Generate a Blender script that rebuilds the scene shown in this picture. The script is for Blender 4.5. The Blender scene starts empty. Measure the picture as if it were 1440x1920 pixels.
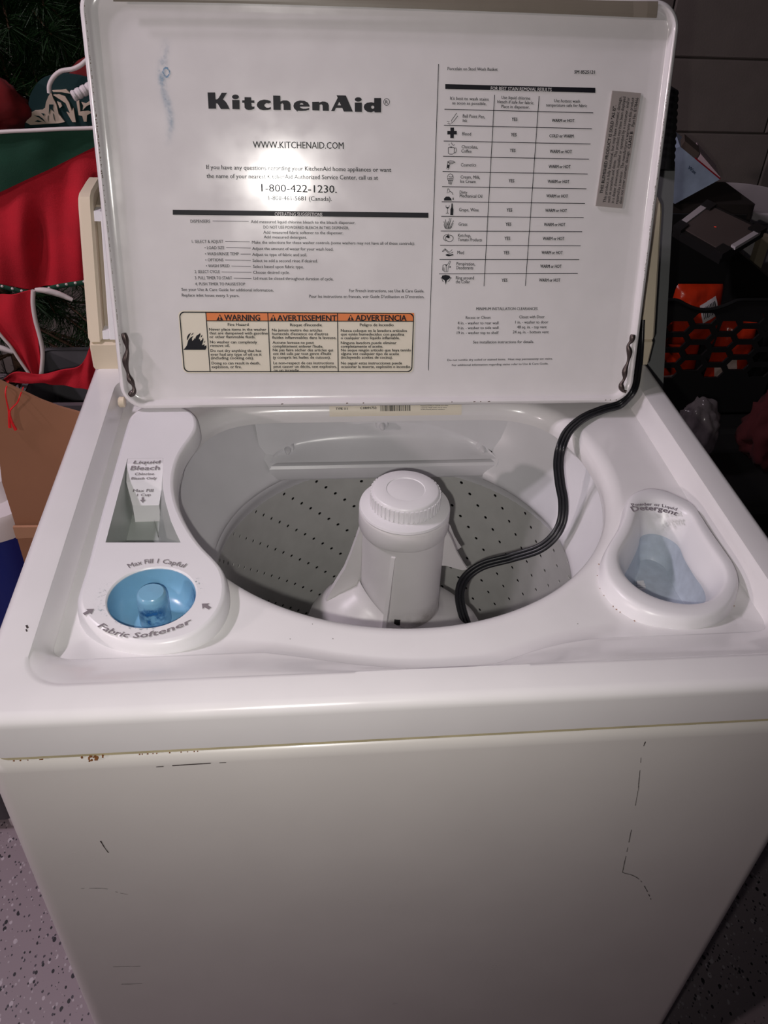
import bpy, bmesh, math, random
from mathutils import Vector, Matrix, noise
from mathutils.geometry import tessellate_polygon

SC = bpy.context.scene
COL = SC.collection
random.seed(7)
PI = math.pi

# ------------------------------------------------------------------ camera, light, exposure
cam_data = bpy.data.cameras.new('camera')
cam = bpy.data.objects.new('camera', cam_data)
COL.objects.link(cam)
cam.location = (-0.10085, -0.39906, 1.40428)
cam.rotation_euler = (0.91136, -0.04067, -0.09309)
cam_data.sensor_fit = 'HORIZONTAL'
cam_data.sensor_width = 36.0
cam_data.lens = 36.0 * 1573.66 / 1440.0
cam_data.clip_start = 0.02
SC.camera = cam

world = bpy.data.worlds.new('world')
SC.world = world
world.use_nodes = True
world.node_tree.nodes['Background'].inputs[0].default_value = (0.9, 0.88, 1.0, 1)
world.node_tree.nodes['Background'].inputs[1].default_value = 0.012


def lamp(name, kind, loc, energy, color, radius, target=None, spot=None, blend=1.0):
    d = bpy.data.lights.new(name, kind)
    d.energy = energy
    d.color = color
    d.shadow_soft_size = radius
    o = bpy.data.objects.new(name, d)
    COL.objects.link(o)
    o.location = loc
    if target is not None:
        o.rotation_euler = (Vector(target) - Vector(loc)).to_track_quat('-Z', 'Y').to_euler()
    if spot:
        d.spot_size = math.radians(spot)
        d.spot_blend = blend
    return o


# the phone's flash sits a few centimetres left of and below its lens
lamp('phone_flash', 'SPOT', (-0.126, -0.402, 1.378), 11.9, (1.0, 0.955, 0.90), 0.006,
     target=(-0.11, 0.34, 0.92), spot=100, blend=1.0)
# twin bulbs on the garage ceiling, up and to the left
lamp('left_lamp', 'POINT', (-1.36, 0.34, 2.40), 30.0, (1.0, 0.86, 0.98), 0.05)
lamp('left_lamp', 'POINT', (-1.36, 0.50, 2.40), 30.0, (1.0, 0.86, 0.98), 0.05)
# fill lamp added behind the photographer's left shoulder, set low for the cabinet front
lamp('left_lamp', 'POINT', (-2.8, -1.25, 1.90), 66.0, (1.0, 0.83, 0.84), 0.06)

vs = SC.view_settings
vs.view_transform = 'Standard'
vs.look = 'None'
vs.gamma = 1.0
vs.use_curve_mapping = False
vs.exposure = 0.0


# ------------------------------------------------------------------ materials
def srgb(r, g, b):
    def f(c):
        c /= 255.0
        return c / 12.92 if c <= 0.04045 else ((c + 0.055) / 1.055) ** 2.4
    return (f(r), f(g), f(b), 1.0)


MATS = {}


def mat(name, col, rough=0.5, metal=0.0, coat=0.0, var=0.0, vscale=8.0, bump=0.0, bscale=200.0,
        rvar=0.0, spec=0.5, alpha=1.0, sheen=0.0, trans=0.0):
    if name in MATS:
        return MATS[name]
    m = bpy.data.materials.new(name)
    m.use_nodes = True
    nt = m.node_tree
    p = nt.nodes['Principled BSDF']
    p.inputs['Base Color'].default_value = col
    p.inputs['Roughness'].default_value = rough
    p.inputs['Metallic'].default_value = metal
    p.inputs['Specular IOR Level'].default_value = spec
    p.inputs['Coat Weight'].default_value = coat
    p.inputs['Coat Roughness'].default_value = 0.06
    p.inputs['Alpha'].default_value = alpha
    p.inputs['Transmission Weight'].default_value = trans
    if sheen:
        p.inputs['Sheen Weight'].default_value = sheen
    if var or rvar or bump:
        tc = nt.nodes.new('ShaderNodeTexCoord')
    if var or rvar:
        n = nt.nodes.new('ShaderNodeTexNoise')
        n.inputs['Scale'].default_value = vscale
        n.inputs['Detail'].default_value = 5
        nt.links.new(tc.outputs['Object'], n.inputs['Vector'])
    if var:
        r = nt.nodes.new('ShaderNodeMapRange')
        r.inputs['From Min'].default_value = 0.3
        r.inputs['From Max'].default_value = 0.7
        r.inputs['To Min'].default_value = 1 - var
        r.inputs['To Max'].default_value = 1 + var * 0.5
        nt.links.new(n.outputs['Fac'], r.inputs['Value'])
        mx = nt.nodes.new('ShaderNodeMix')
        mx.data_type = 'RGBA'
        mx.blend_type = 'MULTIPLY'
        mx.inputs[0].default_value = 1
        mx.inputs[6].default_value = col
        cb = nt.nodes.new('ShaderNodeCombineColor')
        for i in range(3):
            nt.links.new(r.outputs[0], cb.inputs[i])
        nt.links.new(cb.outputs[0], mx.inputs[7])
        nt.links.new(mx.outputs[2], p.inputs['Base Color'])
    if rvar:
        r2 = nt.nodes.new('ShaderNodeMapRange')
        r2.inputs['From Min'].default_value = 0.3
        r2.inputs['From Max'].default_value = 0.7
        r2.inputs['To Min'].default_value = max(0.02, rough - rvar)
        r2.inputs['To Max'].default_value = rough + rvar
        nt.links.new(n.outputs['Fac'], r2.inputs['Value'])
        nt.links.new(r2.outputs[0], p.inputs['Roughness'])
    if bump:
        n2 = nt.nodes.new('ShaderNodeTexNoise')
        n2.inputs['Scale'].default_value = bscale
        n2.inputs['Detail'].default_value = 3
        nt.links.new(tc.outputs['Object'], n2.inputs['Vector'])
        b = nt.nodes.new('ShaderNodeBump')
        b.inputs['Strength'].default_value = bump
        b.inputs['Distance'].default_value = 0.001
        nt.links.new(n2.outputs['Fac'], b.inputs['Height'])
        nt.links.new(b.outputs[0], p.inputs['Normal'])
    MATS[name] = m
    return m


def stain_mat(name, col, scale, lo, hi):
    """thin dried stain: a noise-broken film that fades towards the patch's own edge (uses generated coords)"""
    m = bpy.data.materials.new(name)
    m.use_nodes = True
    nt = m.node_tree
    p = nt.nodes['Principled BSDF']
    p.inputs['Base Color'].default_value = col
    p.inputs['Roughness'].default_value = 0.6
    tc = nt.nodes.new('ShaderNodeTexCoord')
    n = nt.nodes.new('ShaderNodeTexNoise')
    n.inputs['Scale'].default_value = scale
    n.inputs['Detail'].default_value = 6
    n.inputs['Roughness'].default_value = 0.65
    nt.links.new(tc.outputs['Object'], n.inputs['Vector'])
    r = nt.nodes.new('ShaderNodeMapRange')
    r.inputs['From Min'].default_value = lo
    r.inputs['From Max'].default_value = hi
    nt.links.new(n.outputs['Fac'], r.inputs['Value'])
    at = nt.nodes.new('ShaderNodeAttribute')
    at.attribute_name = 'fade'
    mu = nt.nodes.new('ShaderNodeMath')
    mu.operation = 'MULTIPLY'
    nt.links.new(r.outputs[0], mu.inputs[0])
    nt.links.new(at.outputs['Fac'], mu.inputs[1])
    nt.links.new(mu.outputs[0], p.inputs['Alpha'])
    return m


def floor_mat():
    m = bpy.data.materials.new('flake_floor')
    m.use_nodes = True
    nt = m.node_tree
    p = nt.nodes['Principled BSDF']
    p.inputs['Roughness'].default_value = 0.45
    tc = nt.nodes.new('ShaderNodeTexCoord')
    base = srgb(158, 144, 150)
    last = None
    rgb = nt.nodes.new('ShaderNodeRGB')
    rgb.outputs[0].default_value = base
    last = rgb.outputs[0]
    for sc_, thr, rad, col, off in ((120, 0.86, 0.30, srgb(34, 30, 36), 0.0), (110, 0.88, 0.32, srgb(200, 190, 196), 3.3),
                                    (210, 0.82, 0.33, srgb(70, 64, 72), 7.1), (190, 0.85, 0.30, srgb(186, 176, 182), 11.7)):
        mp = nt.nodes.new('ShaderNodeMapping')
        mp.inputs['Location'].default_value = (off, off * 1.7, 0)
        mp.inputs['Rotation'].default_value = (0, 0, off)
        mp.inputs['Scale'].default_value = (1.0, 0.7, 1.0)
        nt.links.new(tc.outputs['Object'], mp.inputs[0])
        v = nt.nodes.new('ShaderNodeTexVoronoi')
        v.inputs['Scale'].default_value = sc_
        v.voronoi_dimensions = '2D'
        nt.links.new(mp.outputs[0], v.inputs['Vector'])
        sep = nt.nodes.new('ShaderNodeSeparateColor')
        nt.links.new(v.outputs['Color'], sep.inputs[0])
        g = nt.nodes.new('ShaderNodeMath')
        g.operation = 'GREATER_THAN'
        g.inputs[1].default_value = thr
        nt.links.new(sep.outputs[0], g.inputs[0])
        mr = nt.nodes.new('ShaderNodeMath')
        mr.operation = 'MULTIPLY'
        mr.inputs[1].default_value = rad * 1.25
        nt.links.new(sep.outputs[1], mr.inputs[0])
        ls = nt.nodes.new('ShaderNodeMath')
        ls.operation = 'LESS_THAN'
        nt.links.new(v.outputs['Distance'], ls.inputs[0])
        nt.links.new(mr.outputs[0], ls.inputs[1])
        mu = nt.nodes.new('ShaderNodeMath')
        mu.operation = 'MULTIPLY'
        nt.links.new(g.outputs[0], mu.inputs[0])
        nt.links.new(ls.outputs[0], mu.inputs[1])
        mx = nt.nodes.new('ShaderNodeMix')
        mx.data_type = 'RGBA'
        nt.links.new(mu.outputs[0], mx.inputs[0])
        nt.links.new(last, mx.inputs[6])
        mx.inputs[7].default_value = col
        last = mx.outputs[2]
    nt.links.new(last, p.inputs['Base Color'])
    return m


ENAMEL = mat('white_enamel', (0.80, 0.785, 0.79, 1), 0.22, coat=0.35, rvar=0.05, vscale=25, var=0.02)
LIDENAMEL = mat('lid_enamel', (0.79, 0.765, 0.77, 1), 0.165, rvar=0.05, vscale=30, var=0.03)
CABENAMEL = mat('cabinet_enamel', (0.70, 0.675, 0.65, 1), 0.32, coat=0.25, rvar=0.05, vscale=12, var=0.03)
PLASTIC = mat('white_plastic', (0.80, 0.79, 0.81, 1), 0.33, var=0.02, vscale=20)
RINGPLASTIC = mat('tub_ring_plastic', (0.74, 0.735, 0.76, 1), 0.28, var=0.06, vscale=14)
AGIPLASTIC = mat('agitator_plastic', (0.72, 0.70, 0.70, 1), 0.36, var=0.04, vscale=22)
GREYPORC = mat('grey_porcelain', srgb(204, 204, 201), 0.25, var=0.06, vscale=40)
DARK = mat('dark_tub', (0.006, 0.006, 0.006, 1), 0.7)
CREAM = mat('console_cream', srgb(226, 212, 188), 0.4, var=0.03)
TAN = mat('console_tan', srgb(176, 163, 146), 0.5)
BLUEP = mat('softener_blue', srgb(126, 176, 206), 0.25, var=0.06, vscale=60)
BLUEGREY = mat('detergent_film', srgb(190, 200, 212), 0.35, var=0.10, vscale=120)
SEAM = mat('seam_grime', srgb(196, 186, 150), 0.5, var=0.25, vscale=30)
INK = mat('black_ink', (0.010, 0.010, 0.015, 1), 0.45, spec=0.22)
INKWHITE = mat('white_ink', (0.7, 0.68, 0.68, 1), 0.5)
INKGREY = mat('grey_ink', srgb(132, 125, 130), 0.5)
LABEL = mat('label_cream', srgb(232, 224, 206), 0.45)
ORANGE = mat('label_orange', srgb(232, 128, 62), 0.45)
GREYLAB = mat('grey_sticker', srgb(158, 150, 146), 0.55)
TAPE = mat('grey_tape', srgb(132, 124, 112), 0.35, var=0.06, vscale=30)
METAL = mat('dull_steel', srgb(90, 80, 78), 0.4, metal=0.8, var=0.2, vscale=80)
RUST = mat('rust', srgb(140, 90, 48), 0.8, var=0.3, vscale=300)
CHIP = mat('chipped_edge', srgb(88, 64, 44), 0.8, var=0.4, vscale=300)
SCRATCHM = mat('scratch_dark', srgb(62, 54, 52), 0.6)
CORDM = mat('black_rubber', (0.012, 0.013, 0.016, 1), 0.32)


# ------------------------------------------------------------------ mesh helpers
ORG = {}


class MB:
    def __init__(self):
        self.v = []
        self.f = []
        self.mi = []

    def add(self, verts, faces, mi=0):
        b = len(self.v)
        self.v.extend([tuple(x) for x in verts])
        for f in faces:
            self.f.append([b + i for i in f])
            self.mi.append(mi)
        return self

    def loft(self, loops, closed=True, cap0=False, cap1=False, mi=0):
        n = len(loops[0])
        vs_ = [p for l in loops for p in l]
        fs = []
        m = n if closed else n - 1
        for k in range(len(loops) - 1):
            for i in range(m):
                j = (i + 1) % n
                fs.append([k * n + i, k * n + j, (k + 1) * n + j, (k + 1) * n + i])
        if cap0:
            fs.append(list(range(n))[::-1])
        if cap1:
            fs.append([(len(loops) - 1) * n + i for i in range(n)])
        return self.add(vs_, fs, mi)

    def lathe(self, prof, c=(0, 0), n=48, a0=0.0, a1=2 * PI, cap0=False, cap1=False, mi=0):
        full = abs(a1 - a0 - 2 * PI) < 1e-6
        m = n if full else n + 1
        loops = []
        for r, z in prof:
            loops.append([(c[0] + r * math.cos(a0 + (a1 - a0) * i / n), c[1] + r * math.sin(a0 + (a1 - a0) * i / n), z)
                          for i in range(m)])
        return self.loft(loops, full, cap0, cap1, mi)

    def box(self, c, s, rot=None, mi=0):
        x, y, z = [q / 2 for q in s]
        vs_ = [Vector((sx * x, sy * y, sz * z)) for sx in (-1, 1) for sy in (-1, 1) for sz in (-1, 1)]
        if rot is not None:
            vs_ = [rot @ q for q in vs_]
        vs_ = [q + Vector(c) for q in vs_]
        return self.add(vs_, [[0, 1, 3, 2], [4, 6, 7, 5], [0, 4, 5, 1], [2, 3, 7, 6], [0, 2, 6, 4], [1, 5, 7, 3]], mi)

    def tube(self, pts, rad, n=8, cap=True, mi=0):
        pts = [Vector(p) for p in pts]
        rr = rad if isinstance(rad, (list, tuple)) else [rad] * len(pts)
        loops = []
        up = None
        for i, p in enumerate(pts):
            t = (pts[min(i + 1, len(pts) - 1)] - pts[max(i - 1, 0)]).normalized()
            if up is None:
                up = Vector((0, 0, 1)) if abs(t.z) < 0.9 else Vector((1, 0, 0))
            s = t.cross(up).normalized()
            up = s.cross(t).normalized()
            loops.append([p + (s * math.cos(2 * PI * k / n) + up * math.sin(2 * PI * k / n)) * rr[i] for k in range(n)])
        return self.loft(loops, True, cap, cap, mi)

    def prism(self, front, back, mi=0):
        """front/back: same-length 3D outlines; caps are tessellated"""
        n = len(front)
        tris = tessellate_polygon([[Vector(p) for p in front]])
        fs = [list(t) for t in tris] + [[n + i for i in t[::-1]] for t in tris]
        fs += [[i, (i + 1) % n, n + (i + 1) % n, n + i] for i in range(n)]
        return self.add(list(front) + list(back), fs, mi)

    def fill(self, polys, mi=0):
        """flat face with holes"""
        pl = [[Vector(p) for p in q] for q in polys]
        tris = tessellate_polygon(pl)
        return self.add([p for q in pl for p in q], [list(t) for t in tris], mi)

    def build(self, name, material, parent=None, smooth=40, origin=None, fix=True):
        o_ = Vector(ORG[parent.name]) if parent is not None else Vector(origin or (0, 0, 0))
        me = bpy.data.meshes.new(name)
        me.from_pydata([tuple(Vector(p) - o_) for p in self.v], [], self.f)
        for m in (material if isinstance(material, (list, tuple)) else [material]):
            me.materials.append(m)
        if any(self.mi):
            me.polygons.foreach_set('material_index', self.mi)
        if fix:
            bm = bmesh.new()
            bm.from_mesh(me)
            bmesh.ops.recalc_face_normals(bm, faces=bm.faces)
            bm.to_mesh(me)
            bm.free()
        if smooth:
            me.polygons.foreach_set('use_smooth', [True] * len(me.polygons))
            me.set_sharp_from_angle(angle=math.radians(smooth))
        me.update()
        ob = bpy.data.objects.new(name, me)
        COL.objects.link(ob)
        if parent is not None:
            ob.parent = parent
        else:
            ob.location = o_
        ORG[ob.name] = tuple(o_)
        return ob


def tag(o, label, cat, group=None):
    o['label'] = label
    o['category'] = cat
    if group:
        o['group'] = group
    return o


def thing(name, label, cat, loc, group=None):
    o = bpy.data.objects.new(name, None)
    o.empty_display_size = 0.05
    COL.objects.link(o)
    o.location = loc
    ORG[o.name] = tuple(loc)
    return tag(o, label, cat, group)


def struct(o):
    o['kind'] = 'structure'
    return o


def stuff(o):
    o['kind'] = 'stuff'
    return o


def lerp(a, b, t):
    return tuple(x + (y - x) * t for x, y in zip(a, b))


def rrect(x0, x1, y0, y1, r, n=10):
    pts = []
    for cx, cy, a in ((x1 - r, y0 + r, -PI / 2), (x1 - r, y1 - r, 0), (x0 + r, y1 - r, PI / 2), (x0 + r, y0 + r, PI)):
        for i in range(n + 1):
            t = a + PI / 2 * i / n
            pts.append((cx + r * math.cos(t), cy + r * math.sin(t)))
    return pts


def offset_poly(pts, d):
    """positive d = inwards for counter-clockwise outlines"""
    n = len(pts)
    area = sum(pts[i][0] * pts[(i + 1) % n][1] - pts[(i + 1) % n][0] * pts[i][1] for i in range(n))
    s = 1 if area > 0 else -1
    out = []
    for i in range(n):
        a, b, c = pts[i - 1], pts[i], pts[(i + 1) % n]
        d1 = Vector((b[0] - a[0], b[1] - a[1]))
        d2 = Vector((c[0] - b[0], c[1] - b[1]))
        d1 = d1.normalized() if d1.length > 1e-9 else d2.normalized()
        d2 = d2.normalized() if d2.length > 1e-9 else d1
        n1 = Vector((-d1.y, d1.x)) * s
        n2 = Vector((-d2.y, d2.x)) * s
        m = (n1 + n2)
        m = m / max(0.4, m.length_squared / 2) if m.length > 1e-6 else n1
        out.append((b[0] + m.x * d, b[1] + m.y * d))
    return out


def smooth_closed(pts, n):
    k = len(pts)
    out = []
    for i in range(n):
        t = i * k / n
        j = int(t)
        u = t - j
        p0, p1, p2, p3 = [pts[(j + q) % k] for q in (-1, 0, 1, 2)]
        out.append(tuple(0.5 * (2 * p1[c] + (p2[c] - p0[c]) * u + (2 * p0[c] - 5 * p1[c] + 4 * p2[c] - p3[c]) * u * u
                                + (3 * p1[c] - p0[c] - 3 * p2[c] + p3[c]) * u ** 3) for c in range(len(p1))))
    return out


def smooth_open(pts, per=6):
    out = []
    k = len(pts)
    for j in range(k - 1):
        p0, p1, p2, p3 = pts[max(j - 1, 0)], pts[j], pts[j + 1], pts[min(j + 2, k - 1)]
        for s in range(per):
            u = s / per
            out.append(tuple(0.5 * (2 * p1[c] + (p2[c] - p0[c]) * u + (2 * p0[c] - 5 * p1[c] + 4 * p2[c] - p3[c]) * u * u
                                    + (3 * p1[c] - p0[c] - 3 * p2[c] + p3[c]) * u ** 3) for c in range(len(p1))))
    out.append(tuple(pts[-1]))
    return out


def ray_poly(c, poly, ang):
    dx, dy = math.cos(ang), math.sin(ang)
    best = None
    n = len(poly)
    for i in range(n):
        ax, ay = poly[i][0] - c[0], poly[i][1] - c[1]
        bx, by = poly[(i + 1) % n][0] - c[0], poly[(i + 1) % n][1] - c[1]
        ex, ey = bx - ax, by - ay
        den = dx * ey - dy * ex
        if abs(den) < 1e-12:
            continue
        t = (ax * ey - ay * ex) / den
        s = (ax * dy - ay * dx) / den
        if t > 0 and -1e-9 <= s <= 1 + 1e-9 and (best is None or t < best):
            best = t
    return best


def inside(p, poly):
    r = False
    n = len(poly)
    for i in range(n):
        a, b = poly[i], poly[i - 1]
        if (a[1] > p[1]) != (b[1] > p[1]) and p[0] < (b[0] - a[0]) * (p[1] - a[1]) / (b[1] - a[1]) + a[0]:
            r = not r
    return r


# ------------------------------------------------------------------ lettering (built-in font, flat print)
SLANT = []
JOBS = []   # (target MB, string, path points, normal, cap height, weight, lift)


def text(mb, s, P, normal, h, weight=1):
    JOBS.append((mb, s, [Vector(p) for p in P], Vector(normal).normalized(), h, weight))


def run_text():
    cache = {}
    obs = []
    for j in JOBS + [(None, 'H', None, None, 0, 1)]:
        k = (j[1], j[5])
        if k in cache:
            continue
        cu = bpy.data.curves.new('t', 'FONT')
        cu.body = j[1]
        cu.size = 1.0
        cu.resolution_u = 2
        cu.fill_mode = 'FRONT'
        cu.shear = 0.12 if j[5] == 3 and j[0] in SLANT else 0.0
        o = bpy.data.objects.new('t', cu)
        COL.objects.link(o)
        cache[k] = o
        obs.append((o, cu))
    dg = bpy.context.evaluated_depsgraph_get()
    dg.update()
    data = {}
    for k, o in cache.items():
        e = o.evaluated_get(dg)
        me = e.to_mesh()
        data[k] = ([v.co.copy() for v in me.vertices], [list(p.vertices) for p in me.polygons])
        e.to_mesh_clear()
    cap = max(v.y for v in data[('H', 1)][0])
    for mb, s, P, nrm, h, w in JOBS:
        vs_, fs = data[(s, w)]
        if not vs_:
            continue
        x0 = min(v.x for v in vs_)
        x1 = max(v.x for v in vs_)
        d_ = (0.0, 0.010, 0.022, 0.030)[w]
        shifts = ((-d_, 0), (d_, 0)) if w < 2 else ((-d_, 0), (0, d_ * .6), (0, -d_ * .6), (d_, 0))
        out = []
        fs = [[q + i * len(vs_) for q in f] for i in range(len(shifts)) for f in fs]
        vs_ = [Vector((v.x + sx, v.y + sy, i)) for i, (sx, sy) in enumerate(shifts) for v in vs_]
        for v in vs_:
            t = (v.x - x0) / max(1e-6, x1 - x0)
            if len(P) == 2:
                p = P[0].lerp(P[1], t)
                d = P[1] - P[0]
            else:      # quadratic through three points
                a, m, b = P
                c = m * 2 - (a + b) * 0.5
                p = a * (1 - t) ** 2 + c * 2 * t * (1 - t) + b * t * t
                d = (c - a) * (1 - t) + (b - c) * t
            up = nrm.cross(d).normalized()
            out.append(p + up * (v.y / cap * h) + nrm * (v.z * 4e-5))
        mb.add(out, fs)
    for o, cu in obs:
        bpy.data.objects.remove(o)
        bpy.data.curves.remove(cu)


def stroke(mb, pts, to3, w):
    """flat ribbon along a 2D polyline"""
    n = len(pts)
    L, R = [], []
    for i in range(n):
        a = Vector(pts[max(i - 1, 0)])
        b = Vector(pts[min(i + 1, n - 1)])
        d = (b - a)
        d = d.normalized() if d.length > 1e-9 else Vector((1, 0))
        s = Vector((-d.y, d.x)) * w / 2
        p = Vector(pts[i])
        L.append(to3(*(p + s)))
        R.append(to3(*(p - s)))
    mb.add(L + R, [[i, i + 1, n + i + 1, n + i] for i in range(n - 1)])


# ------------------------------------------------------------------ setting: floor and block wall
mb = MB()
mb.box((0.0, 0.2, -0.02), (6.4, 5.2, 0.04))
floor = struct(mb.build('floor', floor_mat(), smooth=0, origin=(0, 0.2, 0)))
floor['label'] = 'mauve-grey epoxy garage floor with black and white flakes'

MORTAR = mat('mortar', srgb(92, 86, 80), 0.9, var=0.1)
BLOCK = mat('painted_block', srgb(118, 110, 104), 0.75, var=0.08, vscale=14, bump=0.5, bscale=160)
WALLY = 2.2
mb = MB()
mb.box((0.0, WALLY + 0.06, 1.2), (6.4, 0.1, 2.4))
wall = struct(mb.build('wall_back', MORTAR, smooth=0, origin=(0, WALLY, 0)))
wall['label'] = 'grey painted concrete block wall behind the washer'
bw, bh = 0.40, 0.199
mbb = MB()
hw, hh = bw / 2 - 0.0018, bh / 2 - 0.0022
front = [(-hw + 0.004, -0.0, -hh + 0.004), (hw - 0.004, 0, -hh + 0.004), (hw - 0.004, 0, hh - 0.004), (-hw + 0.004, 0, hh - 0.004)]
mid = [(-hw, 0.004, -hh), (hw, 0.004, -hh), (hw, 0.004, hh), (-hw, 0.004, hh)]
bk = [(x, 0.0095, z) for x, y, z in mid]
mbb.loft([bk, mid, front], True, False, True)
proto = mbb.build('block', BLOCK, smooth=0)
first = True
for r in range(12):
    for c in range(-8, 9):
        x = c * bw + (0.03 if r % 2 else 0) - 0.07
        if abs(x) > 3.0:
            continue
        b = proto if first else proto.copy()
        if not first:
            COL.objects.link(b)
        first = False
        b.parent = wall
        b.location = (x, 0.0, (r + 0.5) * bh)

# ------------------------------------------------------------------ the washing machine
W = 0.343
ZT, ZD = 0.914, 0.888
washer = thing('washing_machine', 'white top-loading washing machine with its lid propped open', 'washing machine', (0, 0.33, 0))

# cabinet with a rolled top edge
cab = rrect(-W, W, 0.0, 0.66, 0.018)
mb = MB()
loops = []
for ins, z in ((0.004, 0.016), (0.0, 0.022), (0.0, 0.30), (0.0, 0.60), (0.0, 0.853), (0.0008, 0.8575), (0.003, 0.8615), (0.0065, 0.8638), (0.0115, 0.8645)):
    loops.append([(x, y, z) for x, y in offset_poly(cab, ins)])
loops.append([(x, y, 0.8600) for x, y in offset_poly(cab, 0.0125)])
loops.append([(x, y, 0.0300) for x, y in offset_poly(cab, 0.0125)])
mb.loft(loops, True, False, True)
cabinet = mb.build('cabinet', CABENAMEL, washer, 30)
# levelling feet
for x, y in ((-0.29, 0.06), (0.29, 0.06), (-0.29, 0.6), (0.29, 0.6)):
    mb = MB()
    mb.lathe([(0.02, 0.0), (0.022, 0.004), (0.02, 0.010), (0.008, 0.011), (0.008, 0.018)], (x, y), 16, cap0=True, cap1=True)
    mb.build('foot', CORDM, washer)
# grimy seam between cabinet and top
mb = MB()
sl = rrect(-W + 0.006, W - 0.006, 0.0045, 0.654, 0.016)
mb.loft([[(x, y, 0.8635) for x, y in sl], [(x, y, 0.8725) for x, y in sl]])
seam = mb.build('seam', SEAM, washer)
mb = MB()
for k in range(26):
    x = -0.2605 + random.gauss(0, 0.0045)
    s = random.uniform(0.0004, 0.0011)
    mb.box((x, 0.0015 + random.uniform(-.001, .003), 0.8632 + random.uniform(-.0006, .0010)), (s * 1.6, s, 0.0012),
           Matrix.Rotation(random.uniform(0, 3), 3, 'Y'))
for k in range(16):
    x = random.choice((-0.30, -0.21, -0.19, -0.32)) + random.gauss(0, 0.016)
    s = random.uniform(0.0003, 0.0006)
    mb.box((x, 0.003, 0.8645), (s * 2, s, 0.0008))
stuff(mb.build('rust_spot', RUST, seam, 0))
# scratches on the cabinet front
SCRATCH = [[(-27230,75639),(-27075,74632),(-26887,73806)],[(-29395,49478),(-28383,49325),(-27357,49230)],[(-29644,53336),(-28345,53199),(-27043,53034)],[(-30071,68381),(-28110,68119),(-27112,67311),(-26171,66774)],[(17776,80183),(18110,78268),(18404,75996)],[(18930,72143),(19349,68384),(19698,65113),(19873,64615),(20924,64002),(21970,62896),(23017,61019),(23987,58971)],[(17137,85113),(17127,84533)],[(17268,82983),(18143,78279)]]
mb = MB()
for k, l in enumerate(SCRATCH):
    pts = [(a * 1e-5, b * 1e-5) for a, b in l]
    pts = smooth_open(pts, 5)
    w = (0.0011, 0.0006, 0.0005, 0.0004, 0.0006, 0.0007, 0.0009, 0.0005)[k]
    seg = []
    for i in range(len(pts) - 1):
        if k in (3, 4, 5, 7) and random.random() < 0.28:
            continue
        stroke(mb, [pts[i], pts[i + 1]], lambda x, z: (x, -0.0003, z), w * random.uniform(0.6, 1.1))
for a, b, w in (((-0.2035, 0.8530), (-0.1745, 0.8535), 0.0012), ((-0.2155, 0.8525), (-0.2100, 0.8526), 0.0010), ((-0.168, 0.8535), (-0.163, 0.8533), 0.0007)):
    stroke(mb, [a, lerp(a, b, .3), lerp(a, b, .6), b], lambda x, z: (x, -0.0004, z), w)
stuff(mb.build('scratch', SCRATCHM, cabinet, 0, fix=False))

# ---- dispenser outlines are needed to cut the deck
TOPO = [(x * 1e-4, y * 1e-4) for x, y in [(-2891, 4241), (-2862, 4360), (-2792, 4464), (-2694, 4539), (-2588, 4561), (-2461, 4543), (-2331, 4484), (-2229, 4389), (-2157, 4267), (-2127, 4118), (-2126, 3974), (-2164, 3807), (-2215, 3645), (-2256, 3462), (-2274, 3258), (-2270, 3037), (-2241, 2824), (-2185, 2596), (-2106, 2376), (-2011, 2164), (-1908, 1980), (-1798, 1820), (-1722, 1685), (-1678, 1536), (-1663, 1376), (-1678, 1223), (-1727, 1077), (-1808, 953), (-1912, 865), (-2039, 811), (-2188, 789), (-2342, 805), (-2502, 867), (-2660, 967), (-2779, 1084), (-2855, 1201), (-2898, 1336), (-2906, 1473), (-2898, 1814), (-2902, 2326), (-2902, 2872), (-2899, 3457), (-2897, 4024)]][::-1]
TOPO = smooth_closed(TOPO, 120)
CUPO = [(x * 1e-4, y * 1e-4) for x, y in [(2260, 2517), (2347, 2651), (2463, 2736), (2601, 2777), (2746, 2734), (2867, 2630), (2970, 2488), (2981, 2299), (2984, 2016), (2997, 1771), (3000, 1515), (2952, 1317), (2855, 1150), (2702, 973), (2520, 862), (2313, 825), (2133, 854), (1966, 922), (1852, 1017), (1751, 1165), (1697, 1379), (1722, 1576), (1796, 1756), (1917, 1941), (2059, 2133), (2174, 2333)]]
CUPI = [(x * 1e-4, y * 1e-4) for x, y in [(2408, 2292), (2468, 2342), (2559, 2356), (2650, 2321), (2734, 2226), (2762, 2122), (2745, 1948), (2749, 1708), (2764, 1546), (2744, 1412), (2682, 1306), (2586, 1225), (2477, 1185), (2355, 1189), (2222, 1244), (2108, 1357), (2036, 1514), (2034, 1650), (2061, 1741), (2143, 1855), (2256, 2020), (2348, 2166)]]
CUPO = smooth_closed(CUPO, 120)
CUPI = smooth_closed(CUPI, 120)

# ---- top panel: rim, recess, opening
N = 720
CC = (0.0, 0.285)
OC, OR, OB = (-0.002, 0.337), 0.2276, 0.470
outer = rrect(-W, W, 0.0, 0.66, 0.020, 12)


def dshape(R, back, rc):
    """circle with its back cut off straight, corners rounded"""
    pts = []
    for i in range(400):
        a = 2 * PI * i / 400
        x, y = OC[0] + R * math.cos(a), OC[1] + R * math.sin(a)
        lim = back - OC[1]
        dy = y - OC[1]
        if dy > lim - rc:
            t = (dy - (lim - rc)) / (R - (lim - rc))
            dy = (lim - rc) + rc * (1 - (1 - min(1, t * 1.25)) ** 2.2)
            dy = min(dy, lim)
        pts.append((x, OC[1] + dy))
    return pts


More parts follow.
